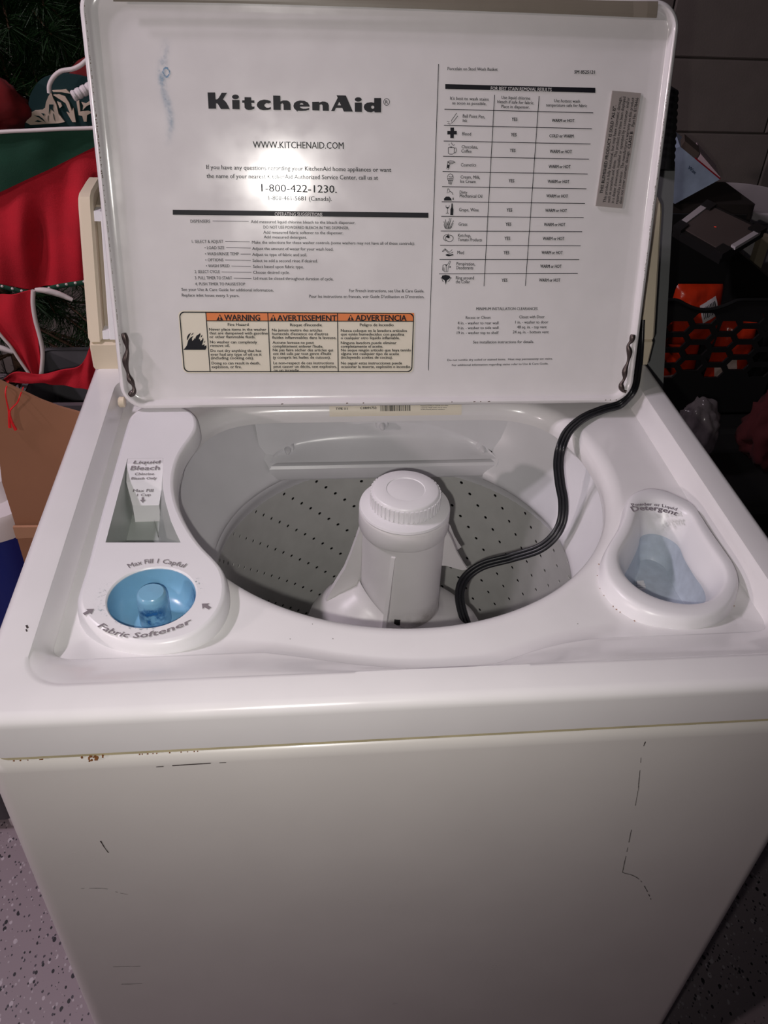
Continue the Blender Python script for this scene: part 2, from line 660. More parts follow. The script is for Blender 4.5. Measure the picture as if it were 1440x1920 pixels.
recess = rrect(-0.311, 0.311, 0.032, 0.503, 0.030, 12)
bul = [(-0.285, .0740), (-.20, .0740), (-.14, .0740), (-.125, .0722), (-.10, .0665), (-.08, .0612), (-.055, .0555), (-.02, .0500), (.02, .0480),
       (.05, .0505), (.07, .0565), (.09, .0640), (.117, .0710), (.146, .0742), (.20, .0742), (.285, .0742)]
fl = [(x, y) for x, y in smooth_open(bul, 6)]
flo = rrect(-0.3035, 0.3035, 0.074, 0.496, 0.022, 10)
floorp = [p for p in flo if not (p[1] < 0.07405 and abs(p[0]) < 0.281)]
# stitch: replace the straight front run by the bulged one (outline is counter-clockwise, starts at front right corner)
cr = [p for p in flo]
front_l = [p for p in cr[33:44]]
body = cr[0:33]
floorp = body + front_l + [p for p in fl if -0.27 < p[0] < 0.27]
op_in = dshape(OR, OB, 0.05)
op_out = dshape(OR + 0.017, OB + 0.013, 0.06)


def polar(poly, z):
    return [(CC[0] + r * math.cos(2 * PI * i / N), CC[1] + r * math.sin(2 * PI * i / N), z)
            for i in range(N) for r in [ray_poly(CC, poly, 2 * PI * i / N)]]


P_out = polar(outer, 0)
loops = []
setz = lambda l, z: [(p[0], p[1], z) for p in l]
loops.append(setz(polar(offset_poly(outer, 0.006), 0), 0.8715))
loops.append(setz(P_out, 0.8722))
loops.append(setz(P_out, 0.9045))
for k in range(1, 7):
    a = PI / 2 * k / 6
    loops.append(setz(polar(offset_poly(outer, 0.0095 * (1 - math.cos(a))), 0), 0.9045 + 0.0095 * math.sin(a)))
A_ = polar(offset_poly(recess, -0.003), ZT)
loops.append(A_)
B_ = polar(recess, ZT)
C_ = polar(floorp, ZD)
for k, t in enumerate((0, .03, .07, .12, .2, .4, .6, .8, .88, .93, .97, 1.0)):
    s = (t * t * (3 - 2 * t)) * 0.25 + t * 0.75
    s = s if k in (0, 11) else 0.045 + s * 0.91
    loops.append([(B_[i][0] + (C_[i][0] - B_[i][0]) * t, B_[i][1] + (C_[i][1] - B_[i][1]) * t, ZT - (ZT - ZD) * s - (0.0004 if k == 0 else 0)) for i in range(N)])
RISE = [0.006 * max(0.0, min(1.0, (0.088 - p[1]) / 0.014)) for p in C_]
for q in range(-12, 0):
    t = (0, .03, .07, .12, .2, .4, .6, .8, .88, .93, .97, 1.0)[q]
    loops[q] = [(p[0], p[1], p[2] + RISE[i] * t) for i, p in enumerate(loops[q])]
D_ = polar(op_out, ZD)
E_ = polar(op_in, 0.872)
for k in range(1, 41):
    t = k / 40
    loops.append([(C_[i][0] + (D_[i][0] - C_[i][0]) * t, C_[i][1] + (D_[i][1] - C_[i][1]) * t, ZD + RISE[i] * max(0.0, 1 - t * 2.5) ** 1.5) for i in range(N)])
for k in range(1, 8):
    a = PI / 2 * k / 7
    loops.append([(D_[i][0] + (E_[i][0] - D_[i][0]) * math.sin(a), D_[i][1] + (E_[i][1] - D_[i][1]) * math.sin(a),
                   ZD - 0.016 * (1 - math.cos(a))) for i in range(N)])
loops.append(setz(E_, 0.866))
loops.append(setz(polar(offset_poly(op_in, -0.004), 0), 0.865))
mb = MB()
mb.loft(loops)
cutA = offset_poly(TOPO, 0.006)
cutB = offset_poly(CUPO, 0.006)
r_in = lambda x, y: abs(x) < 0.302 and y > 0.06
keep = []
for f in mb.f:
    cx = sum(mb.v[i][0] for i in f) / 4
    cy = sum(mb.v[i][1] for i in f) / 4
    cz = sum(mb.v[i][2] for i in f) / 4
    if cz < 0.8955 and r_in(cx, cy) and (inside((cx, cy), cutA) or inside((cx, cy), cutB)):
        continue
    keep.append(f)
mb.f = keep
mb.mi = [0] * len(keep)
top = mb.build('top_panel', ENAMEL, washer, 50)
mb = MB()
for x, y, s in ((-0.319, 0.093, 0.0016), (-0.3185, 0.089, 0.0011), (0.06, 0.0605, 0.0007)):
    mb.box((x, y, ZT + 0.0002 if x < 0 else ZD + .0002), (s, s * 2.4, 0.0003), Matrix.Rotation(0.5, 3, 'Z'))
for k in range(5):
    x, y = random.uniform(-0.12, 0.29), random.uniform(0.085, 0.11)
    mb.box((x, y, ZD + 0.0002), (0.0006, 0.0006, 0.0003))
stuff(mb.build('speck', SCRATCHM, top, 0))
# serial label on the back lip of the opening
mb = MB()


def lip_y(z):
    c_ = max(-1.0, min(1.0, 1 - (ZD - z) / 0.016))
    return (OB + 0.013) - 0.013 * math.sin(math.acos(c_))


to = lambda x, z: (x, lip_y(z) - 0.0004, z + 0.0003)
zs = [0.8737 + 0.0125 * k / 8 for k in range(9)]
mb.loft([[to(-0.064 + .161 * i / 20, z) for i in range(21)] for z in zs], False)
lab = mb.build('serial_label', LABEL, top, 0)
mbs = MB()
nrm = (0, -1, 0.45)
to2 = lambda x, z: (x, lip_y(z) - 0.0009, z + 0.0006)
text(mbs, 'TYPE 111', [to2(-0.0563, 0.8815), to2(-0.0422, 0.8815)], nrm, 0.0027, 2)
text(mbs, 'C18091753', [to2(-0.0270, 0.8820), to2(-0.0076, 0.8820)], nrm, 0.0027, 2)
for k in range(30):
    x = -0.0027 + k * 0.00125
    wd = random.choice((0.0004, 0.0006, 0.0009))
    mbs.add([to2(x, 0.8795), to2(x + wd, 0.8795), to2(x + wd, 0.8855), to2(x, 0.8855)], [[0, 1, 2, 3]])
for k, s in enumerate(('Patents pending in Canada and other', 'countries. Made under one or more', 'of the listed patent numbers.')):
    text(mbs, s, [to2(0.0465, 0.8840 - k * 0.0019), to2(0.0465 + 0.034 - k * .002, 0.8840 - k * 0.0019)], nrm, 0.0011, 2)
SERIAL = (mbs, lab)

# ---- tub, ring, inlet bay, basket
mb = MB()
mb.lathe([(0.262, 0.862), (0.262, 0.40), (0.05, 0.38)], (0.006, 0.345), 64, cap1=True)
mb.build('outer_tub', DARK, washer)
RC = (0.004, 0.335)
prof = [(0.252, 0.870), (0.250, 0.852), (0.245, 0.832), (0.237, 0.812), (0.228, 0.797), (0.219, 0.785), (0.2125, 0.777), (0.2085, 0.7715),
        (0.2065, 0.767), (0.2068, 0.7625), (0.2095, 0.759), (0.216, 0.757)]
a0, a1 = math.radians(124), math.radians(409)
mb = MB()
mb.lathe(prof, RC, 110, a0, a1)
ring = mb.build('tub_ring', RINGPLASTIC, washer)
# inlet bay at the back of the ring
fy = lambda z: 0.505 + (z - 0.785) * 0.22
mb = MB()
arch = [(-.140, .790), (-.128, .800), (-.102, .813), (-.075, .8245), (-.047, .8315), (-.02, .8348), (.008, .8355), (.036, .8348), (.064, .832), (.094, .8235), (.122, .812), (.145, .799), (.158, .790)]
arch = smooth_open(arch, 3)
frame = [(-.152, .7865), (.170, .7865), (.196, .8700), (-.176, .8700)]
NF = len(arch)
ftop = [(-.160 + .356 * i / (NF - 1), .8700) for i in range(NF)]
mb.loft([[(x, fy(z), z) for x, z in arch], [(x, fy(z), z) for x, z in [lerp(a, b, .5) for a, b in zip(arch, ftop)]], [(x, fy(z), z) for x, z in ftop]], False)
for ex, ax_ in ((-.150, -.140), (.168, .158)):
    mb.add([(ex, fy(.7865), .7865), (ax_, fy(.7865), .7865), (ax_, fy(.790), .790), (-.160 if ex < 0 else .196, fy(.87), .87)], [[0, 1, 2, 3]])
ab = [(x, fy(z) + 0.012, z) for x, z in arch]
mb.loft([[(x, fy(z), z) for x, z in arch], ab], False)
# concave panel inside the arch
M_ = 25
for k in range(M_):
    pass
rows = []
xs = [-.140 + .298 * i / 40 for i in range(41)]


def arch_top(x):
    for i in range(len(arch) - 1):
        if arch[i][0] <= x <= arch[i + 1][0]:
            t = (x - arch[i][0]) / max(1e-9, arch[i + 1][0] - arch[i][0])
            return arch[i][1] + (arch[i + 1][1] - arch[i][1]) * t
    return .790


for j in range(9):
    t = j / 8
    rows.append([(x, fy(.790 + (arch_top(x) - .790) * t) - 0.010 + 0.024 * math.sin(min(1, t * 1.8) * PI / 2) * min(1, (arch_top(x) - .790) / .02), .790 + (arch_top(x) - .790) * t) for x in xs])
mb.loft(rows, False)
# ledge and skirt below the arch
led = [(0.505, .7865), (0.499, .7872), (0.494, .7862), (0.4915, .783), (0.4915, .768), (0.494, .764), (0.51, .763)]
mb.loft([[(x, y, z) for x in [-.140 + .305 * i / 30 for i in range(31)]] for y, z in led], False)
# cheeks that tie the bay to the ring's two ends
for sgn, ang in ((-1, a0), (1, a1)):
    e1 = [(RC[0] + r * math.cos(ang), RC[1] + r * math.sin(ang), z) for r, z in prof[:9]]
    e2 = []
    for r, z in prof[:9]:
        if z > 0.7865:
            xx = -.150 - .010 * (z - .7865) / .0835 if sgn < 0 else .168 + .028 * (z - .7865) / .0835
            e2.append((xx, fy(z), z))
        else:
            e2.append((-.140 if sgn < 0 else .165, 0.4915, z))
    mid = [lerp(a, b, 0.5) for a, b in zip(e1, e2)]
    mid = [(x, y - 0.006, z) for x, y, z in mid]
    mb.loft([e1, mid, e2], False)
bay = mb.build('inlet_bay', RINGPLASTIC, washer, 35)
for x, z in ((-.116, .799), (.006, .829), (.140, .796)):
    y = fy(z) + 0.006
    mb = MB()
    rot = Matrix.Rotation(PI / 2, 3, 'X')
    loops = []
    for r, h in ((0.0085, 0.0), (0.0085, 0.010), (0.0075, 0.0125), (0.0045, 0.0125), (0.0045, 0.014), (0.003, 0.020), (0.0012, 0.022)):
        loops.append([(x + r * math.cos(2 * PI * k / 16), y + 0.012 - h, z + r * math.sin(2 * PI * k / 16)) for k in range(16)])
    mb.loft(loops, True, True, True)
    mb.build('boss', RINGPLASTIC, bay, 40)

# perforated basket: holes run down the wall in slanting rows
BC, BR = (0.012, 0.345), 0.2155
mb = MB()
DA, DJ, DZ, M4 = 360 / 104.0, 3.75, 0.0143, 104
ROWS = 20
ztop = 0.727 + DZ / 2


def bp(m, j, r=BR):
    a = math.radians(128.65 + DA * m - DJ * j)
    return (BC[0] + r * math.cos(a), BC[1] + r * math.sin(a), 0.727 - DZ * j)


vid = {}


def vg(m, j):
    k = (m % M4 if True else m, j, )
    key = (k[0], k[1])
    if key not in vid:
        vid[key] = len(mb.v)
        mb.v.append(bp(k[0] - 0.5, j - 0.5))
    return vid[key]


HR = 0.0025
for j in range(ROWS):
    for m in range(M4):
        q = [vg(m, j), vg(m + 1, j), vg(m + 1, j + 1), vg(m, j + 1)]
        if m % 4 == 0:
            hs = []
            for k in range(8):
                a = PI * 1.25 - 2 * PI * k / 8 - PI / 2 + PI / 2
                dm = math.cos(2 * PI * k / 8) * HR / (BR * math.radians(DA))
                dz = math.sin(2 * PI * k / 8) * HR / DZ
                dj = -dz
                hs.append(len(mb.v))
                mb.v.append(bp(m + dm + dj * DJ / DA, j + dj))
            # inner rim of the hole going back into the wall
            hb = []
            for k in range(8):
                x, y, z = mb.v[hs[k]]
                d = Vector((x - BC[0], y - BC[1], 0)).normalized() * 0.0012
                hb.append(len(mb.v))
                mb.v.append((x + d.x, y + d.y, z))
            # q0: (-m, up) q1: (+m, up) q2: (+m, down) q3: (-m, down); k=0 is +m, k=2 is up
            c = {1: q[1], 3: q[0], 5: q[3], 7: q[2]}
            for k in range(8):
                k2 = (k + 1) % 8
                corner = c[k] if k in c else c[k2]
                mb.f.append([hs[k], hs[k2], corner])
                mb.mi.append(0)
                mb.f.append([hs[k], hs[k2], hb[k2], hb[k]])
                mb.mi.append(0)
            for k in (0, 2, 4, 6):
                ca, cb_ = c[(k - 1) % 8], c[k + 1]
                mb.f.append([ca, cb_, hs[k]])
                mb.mi.append(0)
        else:
            mb.f.append(q)
            mb.mi.append(0)
zb = 0.727 - DZ * (ROWS - 0.5)
basket = mb.build('wash_basket', GREYPORC, washer, 40)
mb = MB()
mb.lathe([(0.2250, 0.7640), (0.2165, 0.7640), (0.2135, 0.7610), (0.2120, 0.7540), (0.2125, 0.7460), (0.2150, 0.7415), (BR, 0.727 + DZ * 0.5 - .0005)], BC, 90)
mb.build('basket_rim', RINGPLASTIC, basket)
mb = MB()
mb.lathe([(BR, zb + .0005), (0.19, zb - 0.02), (0.10, zb - 0.01), (0.06, zb)], BC, 72, cap1=True)
mb.build('basket_floor', GREYPORC, basket)

# ---- agitator
AC = (0.014, 0.336)
mb = MB()
mb.lathe([(0.0478, 0.822), (0.0478, 0.80), (0.0482, 0.74), (0.0490, 0.70), (0.0500, 0.688), (0.053, 0.680)], AC, 56)
n = 72
loops = []
for r, z in ((0.050, 0.692), (0.053, 0.684), (0.060, 0.679), (0.072, 0.672), (0.088, 0.660), (0.102, 0.642), (0.112, 0.618), (0.118, 0.58), (0.12, 0.45)):
    l = []
    for k in range(n):
        a = 2 * PI * k / n
        g = max(0.0, (r - 0.055) / 0.06)
        rr = r * (1 + 0.07 * g * math.cos(4 * (a - math.radians(190))))
        lf = 0.046 * max(0.0, math.cos(a - math.radians(192))) ** 1.5 * min(1.0, max(0.0, (z - 0.56) / 0.09))
        l.append((AC[0] + rr * math.cos(a), AC[1] + rr * math.sin(a), z + lf))
    loops.append(l)
mb.loft(loops)
agi = mb.build('agitator', AGIPLASTIC, washer, 50)


def fin(outline, ang, thick, name='vane', twist=0.0):
    ca, sa = math.cos(ang), math.sin(ang)
    F, B = [], []
    for r, z in outline:
        a = ang + twist * (0.80 - z)
        ca, sa = math.cos(a), math.sin(a)
        F.append((AC[0] + r * ca - sa * thick / 2, AC[1] + r * sa + ca * thick / 2, z))
        B.append((AC[0] + r * ca + sa * thick / 2, AC[1] + r * sa - ca * thick / 2, z))
    m_ = MB()
    m_.prism(F, B)
    return m_.build(name, AGIPLASTIC, agi, 30)


big = [(0.040, .822), (0.0495, .818), (0.054, .800), (0.060, .778), (0.067, .756), (0.076, .738), (0.086, .716), (0.094, .690), (0.099, .662), (0.101, .640), (0.040, .640)]
fin(big, math.radians(186), 0.006)
fin([(0.040, .806), (0.0497, .803), (0.054, .780), (0.0575, .740), (0.062, .700), (0.070, .672), (0.078, .655), (0.040, .650)], math.radians(251), 0.0045, twist=-0.6)
horn = [(0.040, .812), (0.0500, .808), (0.056, .796), (0.064, .776), (0.0735, .757), (0.0790, .7475), (0.074, .7455), (0.064, .7490), (0.054, .7530), (0.040, .7535)]
fin(horn, math.radians(-8), 0.005, twist=1.5)
fin([(r * 1.12 if r > .05 else r, z - .004) for r, z in horn], math.radians(22), 0.005, twist=1.5)
fin(big, math.radians(98), 0.006)
# collar, cap with ribbed skirt
mb = MB()
mb.lathe([(0.0465, 0.812), (0.0500, 0.8125), (0.0508, 0.815), (0.0508, 0.8345), (0.0495, 0.8365), (0.044, 0.8365)], AC, 64, cap1=True)
mb.build('collar', AGIPLASTIC, agi, 40)
mb = MB()
mb.lathe([(0.0475, 0.8368), (0.0502, 0.8372), (0.0508, 0.8385), (0.0500, 0.8410), (0.0440, 0.8430), (0.036, 0.8435)], AC, 64, cap0=True, cap1=True)
mb.build('cap_flange', PLASTIC, agi, 40)
mb = MB()
mb.lathe([(0.0372, 0.8430), (0.0378, 0.8445), (0.0376, 0.8590), (0.0366, 0.8610), (0.0350, 0.8620), (0.0215, 0.8622), (0.0208, 0.8614), (0.0202, 0.8616), (0.0, 0.8620)], AC, 64)
cap = mb.build('cap', PLASTIC, agi, 35)
mbr = MB()
mbr.box((AC[0] + 0.0381, AC[1], 0.8512), (0.0022, 0.0030, 0.0150))
rib0 = mbr.build('cap_rib', PLASTIC, agi, 20)
pv = Vector((AC[0], AC[1], 0)) - Vector(ORG[agi.name])
for k in range(46):
    a = 2 * PI * k / 46
    rb_ = rib0 if k == 0 else rib0.copy()
    if k:
        COL.objects.link(rb_)
    rb_.parent = agi
    off = pv - Matrix.Rotation(a, 3, 'Z') @ pv
    rb_.location = off
    rb_.rotation_euler = (0, 0, a)
# dirt ring low on the barrel
mb = MB()
loops = []
for z in (0.694, 0.700, 0.708, 0.716, 0.724):
    loops.append([(AC[0] + 0.0497 * math.cos(a), AC[1] + 0.0497 * math.sin(a), z) for a in [math.radians(250 + 95 * i / 30) for i in range(31)]])
mb.loft(loops, False)
grime = mb.build('grime', stain_mat('barrel_grime', srgb(104, 92, 76), 55, 0.25, 0.75), agi, 60)
fa = grime.data.attributes.new('fade', 'FLOAT', 'POINT')
for i, v in enumerate(grime.data.vertices):
    r_, c_ = divmod(i, 31)
    fa.data[i].value = (1.0, .8, .5, .25, 0.0)[r_] * math.sin(PI * c_ / 30) ** 0.6 * 0.75
mb = MB()
a = math.radians(262)
for k in range(3):
    mb.box((AC[0] + 0.0492 * math.cos(a), AC[1] + 0.0492 * math.sin(a), 0.7085 - k * 0.003), (0.007, 0.0016, 0.0021), Matrix.Rotation(a + PI / 2, 3, 'Z'))
stuff(mb.build('slot', DARK, agi, 0))

# ---- bleach and softener dispenser
disp = None
TZ = 0.904
mb = MB()
lo = [[(x, y, z) for x, y in offset_poly(TOPO, d)] for d, z in ((-0.0022, ZD - 0.002), (-0.0018, 0.892), (-0.0008, 0.8985), (0.0006, 0.9018), (0.0022, 0.9034), (0.0042, TZ))]
mb.loft(lo)
trough = [(x * 1e-4, y * 1e-4) for x, y in ((-2786, 3430), (-2424, 3430), (-2400, 3139), (-2368, 2899), (-2318, 2668), (-2233, 2360), (-2163, 2171), (-2113, 2044), (-2788, 2074))]
SCN, SR = (-0.2287, 0.1342), 0.0365
ch = [(SCN[0] + (SR + 0.0015) * math.cos(2 * PI * k / 48), SCN[1] + (SR + 0.0015) * math.sin(2 * PI * k / 48)) for k in range(48)]
mb.fill([lo[-1], [(x, y, TZ) for x, y in trough], [(x, y, TZ) for x, y in ch]])
disp = mb.build('dispenser', PLASTIC, washer, 40)
mb = MB()
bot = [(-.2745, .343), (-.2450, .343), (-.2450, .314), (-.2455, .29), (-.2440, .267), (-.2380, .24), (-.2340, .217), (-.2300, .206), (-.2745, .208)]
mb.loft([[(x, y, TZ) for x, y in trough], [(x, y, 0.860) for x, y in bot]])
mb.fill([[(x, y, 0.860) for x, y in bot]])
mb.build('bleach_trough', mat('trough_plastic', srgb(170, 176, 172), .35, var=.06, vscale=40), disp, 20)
mb = MB()
rl = [(-.2783, .3428, TZ), (-.2779, .3335, .90395), (-.2768, .313, .8955), (-.2700, .2935, .880), (-.2700, .2925, .860)]
rr_ = [(-.2426, .3428, TZ), (-.2417, .3335, .90395), (-.2405, .313, .8955), (-.2439, .2935, .880), (-.2450, .2925, .860)]
rb = [(x, y + .002, .859) for x, y, z in rl]
mb.loft([rl, rr_], False)
mb.loft([rl, [(-.2768, .343, .859), (-.2768, .336, .859), (-.2768, .313, .859), (-.2700, .2935, .859), (-.2700, .2925, .859)]], False)
mb.loft([rr_, [(-.2417, .343, .859), (-.2417, .336, .859), (-.2405, .313, .859), (-.2439, .2935, .859), (-.2450, .2925, .859)]], False)
mb.build('bleach_ramp', PLASTIC, disp, 10)
mb = MB()
mb.lathe([(SR + 0.0016, TZ), (SR + 0.0006, 0.9034), (SR, 0.9020)], SCN, 48)
mb.build('softener_lip', PLASTIC, disp)
mb = MB()
mb.lathe([(SR + .0001, 0.9025), (SR - .0005, 0.8985), (0.0345, 0.8905), (0.0315, 0.8825), (0.0265, 0.8775), (0.0180, 0.8760), (0.0132, 0.8762)], SCN, 48)
cupb = mb.build('softener_cup', BLUEP, disp)
mb = MB()
mb.lathe([(0.0136, 0.8758), (0.0132, 0.8850), (0.0126, 0.9040), (0.0120, 0.9072), (0.0104, 0.9088), (0.0, 0.9094)], SCN, 36)
mb.build('softener_post', BLUEP, disp)


def patch(name, parent, grid, fade, material):
    """small curved film sitting just proud of a surface; grid = rows of points, fade = per-point 0..1"""
    m_ = MB()
    m_.loft(grid, False)
    o = m_.build(name, material, parent, 60)
    at = o.data.attributes.new('fade', 'FLOAT', 'POINT')
    k = 0
    for r in fade:
        for q in r:
            at.data[k].value = q
            k += 1
    return o


SOFTSTAIN = stain_mat('softener_stain', srgb(30, 98, 160), 120, 0.42, 0.62)
TEALSTAIN = stain_mat('teal_stain', srgb(52, 120, 130), 420, 0.55, 0.68)
BLUESMEAR = stain_mat('blue_smear', srgb(112, 160, 190), 140, 0.36, 0.72)
g, fd = [], []
for r in range(9):
    z = 0.880 + 0.022 * r / 8
    rad = 0.0134 - (z - 0.876) * 0.03 + 0.00025
    g.append([(SCN[0] + rad * math.cos(a), SCN[1] + rad * math.sin(a), z) for a in [math.radians(205 + 130 * i / 20) for i in range(21)]])
    fd.append([math.sin(PI * i / 20) * math.sin(PI * (r + .3) / 9) * 1.1 for i in range(21)])
patch('softener_stain', disp, g, fd, SOFTSTAIN)
g, fd = [], []
pr = [(SR - .0009, 0.8985), (0.0342, 0.8905), (0.0311, 0.8828), (0.0262, 0.8780)]
for r in range(4):
    g.append([(SCN[0] + pr[r][0] * math.cos(a), SCN[1] + pr[r][0] * math.sin(a), pr[r][1] + .0004) for a in [math.radians(-45 + 75 * i / 20) for i in range(21)]])
    fd.append([math.sin(PI * i / 20) * (.9, 1, .7, .2)[r] for i in range(21)])
patch('softener_stain', disp, g, fd, SOFTSTAIN)
for (ca_, wd, r0, r1) in ((185, 70, 0.0385, 0.0475), (20, 40, 0.0385, 0.044), (255, 70, 0.0383, 0.0415)):
    g, fd = [], []
    for r in range(5):
        rad = r0 + (r1 - r0) * r / 4
        g.append([(SCN[0] + rad * math.cos(a), SCN[1] + rad * math.sin(a), TZ + 0.0003) for a in [math.radians(ca_ - wd / 2 + wd * i / 20) for i in range(21)]])
        fd.append([math.sin(PI * i / 20) * (1 - r / 4) * 0.9 for i in range(21)])
    patch('teal_stain', disp, g, fd, TEALSTAIN)
# printed lettering on the dispensers
mbd, mbd2, mbd3 = MB(), MB(), MB()
DECK_TEXT = [('Liquid',(-27150,33284,90393),(-25792,33256,90381),(-24419,33258,90382),511,3),('Bleach',(-27374,32607,90106),(-25911,32576,90092),(-24446,32575,90092),506,3),('Chlorine',(-26886,32043,89866),(-25927,32022,89857),(-24967,32016,89854),284,3),('Bleach Only',(-27221,31562,89661),(-25947,31533,89649),(-24658,31534,89649),283,3),('Max Fill',(-26998,30474,88894),(-25979,30467,88888),(-24958,30460,88882),277,3),('1 Cup',(-26589,30124,88616),(-25915,30123,88615),(-25226,30122,88613),247,3),('Max Fill 1 Capful',(-25214,17057,90420),(-23056,17621,90420),(-20542,16872,90420),569,2),('Fabric Softener',(-26754,9984,90420),(-23294,8562,90420),(-19150,10085,90420),561,3),('Powder or Liquid',(23025,24170,90350),(25303,24133,90350),(27255,23303,90350),482,2),('Detergent',(22807,23325,90350),(25037,23393,90350),(26921,22471,90350),785,3)]
mbc = MB()
SLANT += [mbd, mbd3, mbc]
for k, (s, a, m, b, h, w) in enumerate(DECK_TEXT):
    P = [Vector(q) * 1e-5 for q in (a, m, b)]
    if k == 0:
        nv = Vector((0, 0, 1))
        a, m, b = [(q[0], q[1], 90425) for q in (a, m, b)]
        P = [Vector(q) * 1e-5 for q in (a, m, b)]
    elif k < 4:
        nv = Vector((0, -0.0085, 0.02))
    elif k < 6:
        nv = Vector((0, -0.0155, 0.0195))
    else:
        nv = Vector((0, 0, 1))
    nv.normalize()
    P = [p + nv * (0.0004 if k < 8 else 0.0) for p in P]
    text(mbd if k < 6 else mbd2 if k == 6 else mbd3 if k == 7 else mbc, s, P, nv, h * 1e-5, w)
for (cx, cy, ang, z) in ((-0.27757, 0.11743, math.radians(40), 0.9046), (-0.18215, 0.11908, math.radians(140), 0.9046)):
    sh = [(-0.0045, -0.0017), (0, -0.0017), (0, -0.0042), (0.0050, 0), (0, 0.0042), (0, 0.0017), (-0.0045, 0.0017)]
    mba = MB()
    mba.fill([[(cx + x * math.cos(ang) - y * math.sin(ang), cy + x * math.sin(ang) + y * math.cos(ang), z) for x, y in sh]])
    mba.build('printed_arrow', INKGREY, disp, 0, fix=False)
mbd.fill([[(-0.2599 + x, 0.2978 + y, 0.88395 + y * 0.79) for x, y in ((-0.0012, 0.0022), (0.0012, 0.0022), (0.0012, 0), (0.0030, 0), (0, -0.0025), (-0.0030, 0), (-0.0012, 0))]])

# ---- detergent cup
mb = MB()
cI = CUPI
cen = (0.2405, 0.166)
ang = [math.atan2(y - cen[1], x - cen[0]) for x, y in CUPO]
pin = []
for (x, y), a in zip(CUPO, ang):
    r = ray_poly(cen, CUPI, a)
    pin.append((cen[0] + r * math.cos(a), cen[1] + r * math.sin(a)))
loops = []
for t, z in ((-0.02, ZD - 0.002), (0.0, 0.8905), (0.02, 0.8955), (0.07, 0.9000), (0.13, 0.9022), (0.20, 0.9029), (0.34, 0.9031), (0.48, 0.9029), (0.56, 0.9018), (0.64, 0.8985), (0.76, 0.8920), (0.88, 0.8850), (0.96, 0.8800), (1.0, 0.8740), (1.0, 0.8700)):
    loops.append([(a[0] + (b[0] - a[0]) * t, a[1] + (b[1] - a[1]) * t, z) for a, b in zip(CUPO, pin)])
mb.loft(loops)
det = mb.build('detergent_cup', PLASTIC, washer, 60)
mb = MB()
inn = loops[-1]
inset = offset_poly([(p[0], p[1]) for p in inn], 0.004)
mb.loft([[(p[0], p[1], 0.872) for p in inn], [(x, y, 0.848) for x, y in inset], [(x, y, 0.8435) for x, y in offset_poly(inset, 0.003)]], True, False, True)
mb.build('cup_liner', BLUEGREY, det, 40)
for k in range(4):
    mb = MB()
    mb.box((0.2345 - k * 0.0006, 0.1925 - k * 0.0036, 0.8455), (0.0085 - abs(k - 1.5) * .001, 0.0018, 0.003))
    mb.build('siphon_bar', PLASTIC, det, 0)
# brown dirt line where the cup meets the deck
mb = MB()
oo = offset_poly(CUPO, -0.0009)
for i in range(len(oo)):
    x, y = oo[i]
    if (y < 0.16 and x < 0.285 and random.random() < 0.5) or random.random() < 0.05:
        s = random.uniform(0.0003, 0.0007)
        mb.box((x, y, ZD + 0.0003), (s * 2.2, s, 0.0005), Matrix.Rotation(random.uniform(0, 3), 3, 'Z'))
stuff(mb.build('dirt', RUST, det, 0))

# ---- console
cy = lambda z: 0.520 + (z - 0.945) * 0.49
mb = MB()
for s in (-1, 1):
    pass


def slab(x0, x1, prof2, bev=0.003):
    """extrude a YZ profile between x0 and x1 with slightly rounded ends"""
    m_ = MB()
    c2 = offset_poly(prof2, bev)
    m_.loft([[(x0, y, z) for y, z in c2], [(x0 + bev, y, z) for y, z in prof2], [(x1 - bev, y, z) for y, z in prof2], [(x1, y, z) for y, z in c2]], True, True, True)
    return m_


capprof = [(cy(.948), .948), (cy(1.084), 1.084), (cy(1.084) + .006, 1.0915), (cy(1.084) + .016, 1.095), (.655, 1.095), (.655, .948)]
slab(-W, -.3265, capprof).build('console_end_cap', CREAM, washer, 30)
slab(.3265, W, capprof).build('console_end_cap', CREAM, washer, 30)
slab(-W + .001, W - .001, [(.5195, .914), (.5205, .9445), (.526, .947), (.655, .947), (.655, .914)], 0.002).build('console_base', CREAM, washer, 30)
mb = slab(-.3265, .3265, [(cy(.948) + .016, .947), (cy(1.080) + .016, 1.080), (.655, 1.090), (.655, .947)], 0.001)
mb.build('console_body', TAN, washer, 30)
wp = [(cy(.950) + .001, .950), (cy(1.078) + .001, 1.078), (cy(1.078) + .017, 1.078), (cy(.950) + .017, .950)]
slab(-.3190, .3190, wp, 0.001).build('console_panel', PLASTIC, washer, 30)
for s in (-1, 1):
    for z0, z1 in ((.950, .9585), (1.068, 1.078)):
        q = [(cy(z0) + .002, z0), (cy(z1) + .002, z1), (cy(z1) + .017, z1), (cy(z0) + .017, z0)]
        slab(min(s * .3189, s * .3264), max(s * .3189, s * .3264), q, 0.0005).build('console_tab', PLASTIC, washer, 30)

# ---- lid
TILT = 0.27252
LO = Vector((-0.00239, 0.44286, 0.90568))
LV = Vector((0, math.sin(TILT), math.cos(TILT)))
LN = Vector((0, -math.cos(TILT), math.sin(TILT)))
LU = Vector((1, 0, 0))


def L(u, v, n=0.0):
    return LO + LU * u + LV * v + LN * n


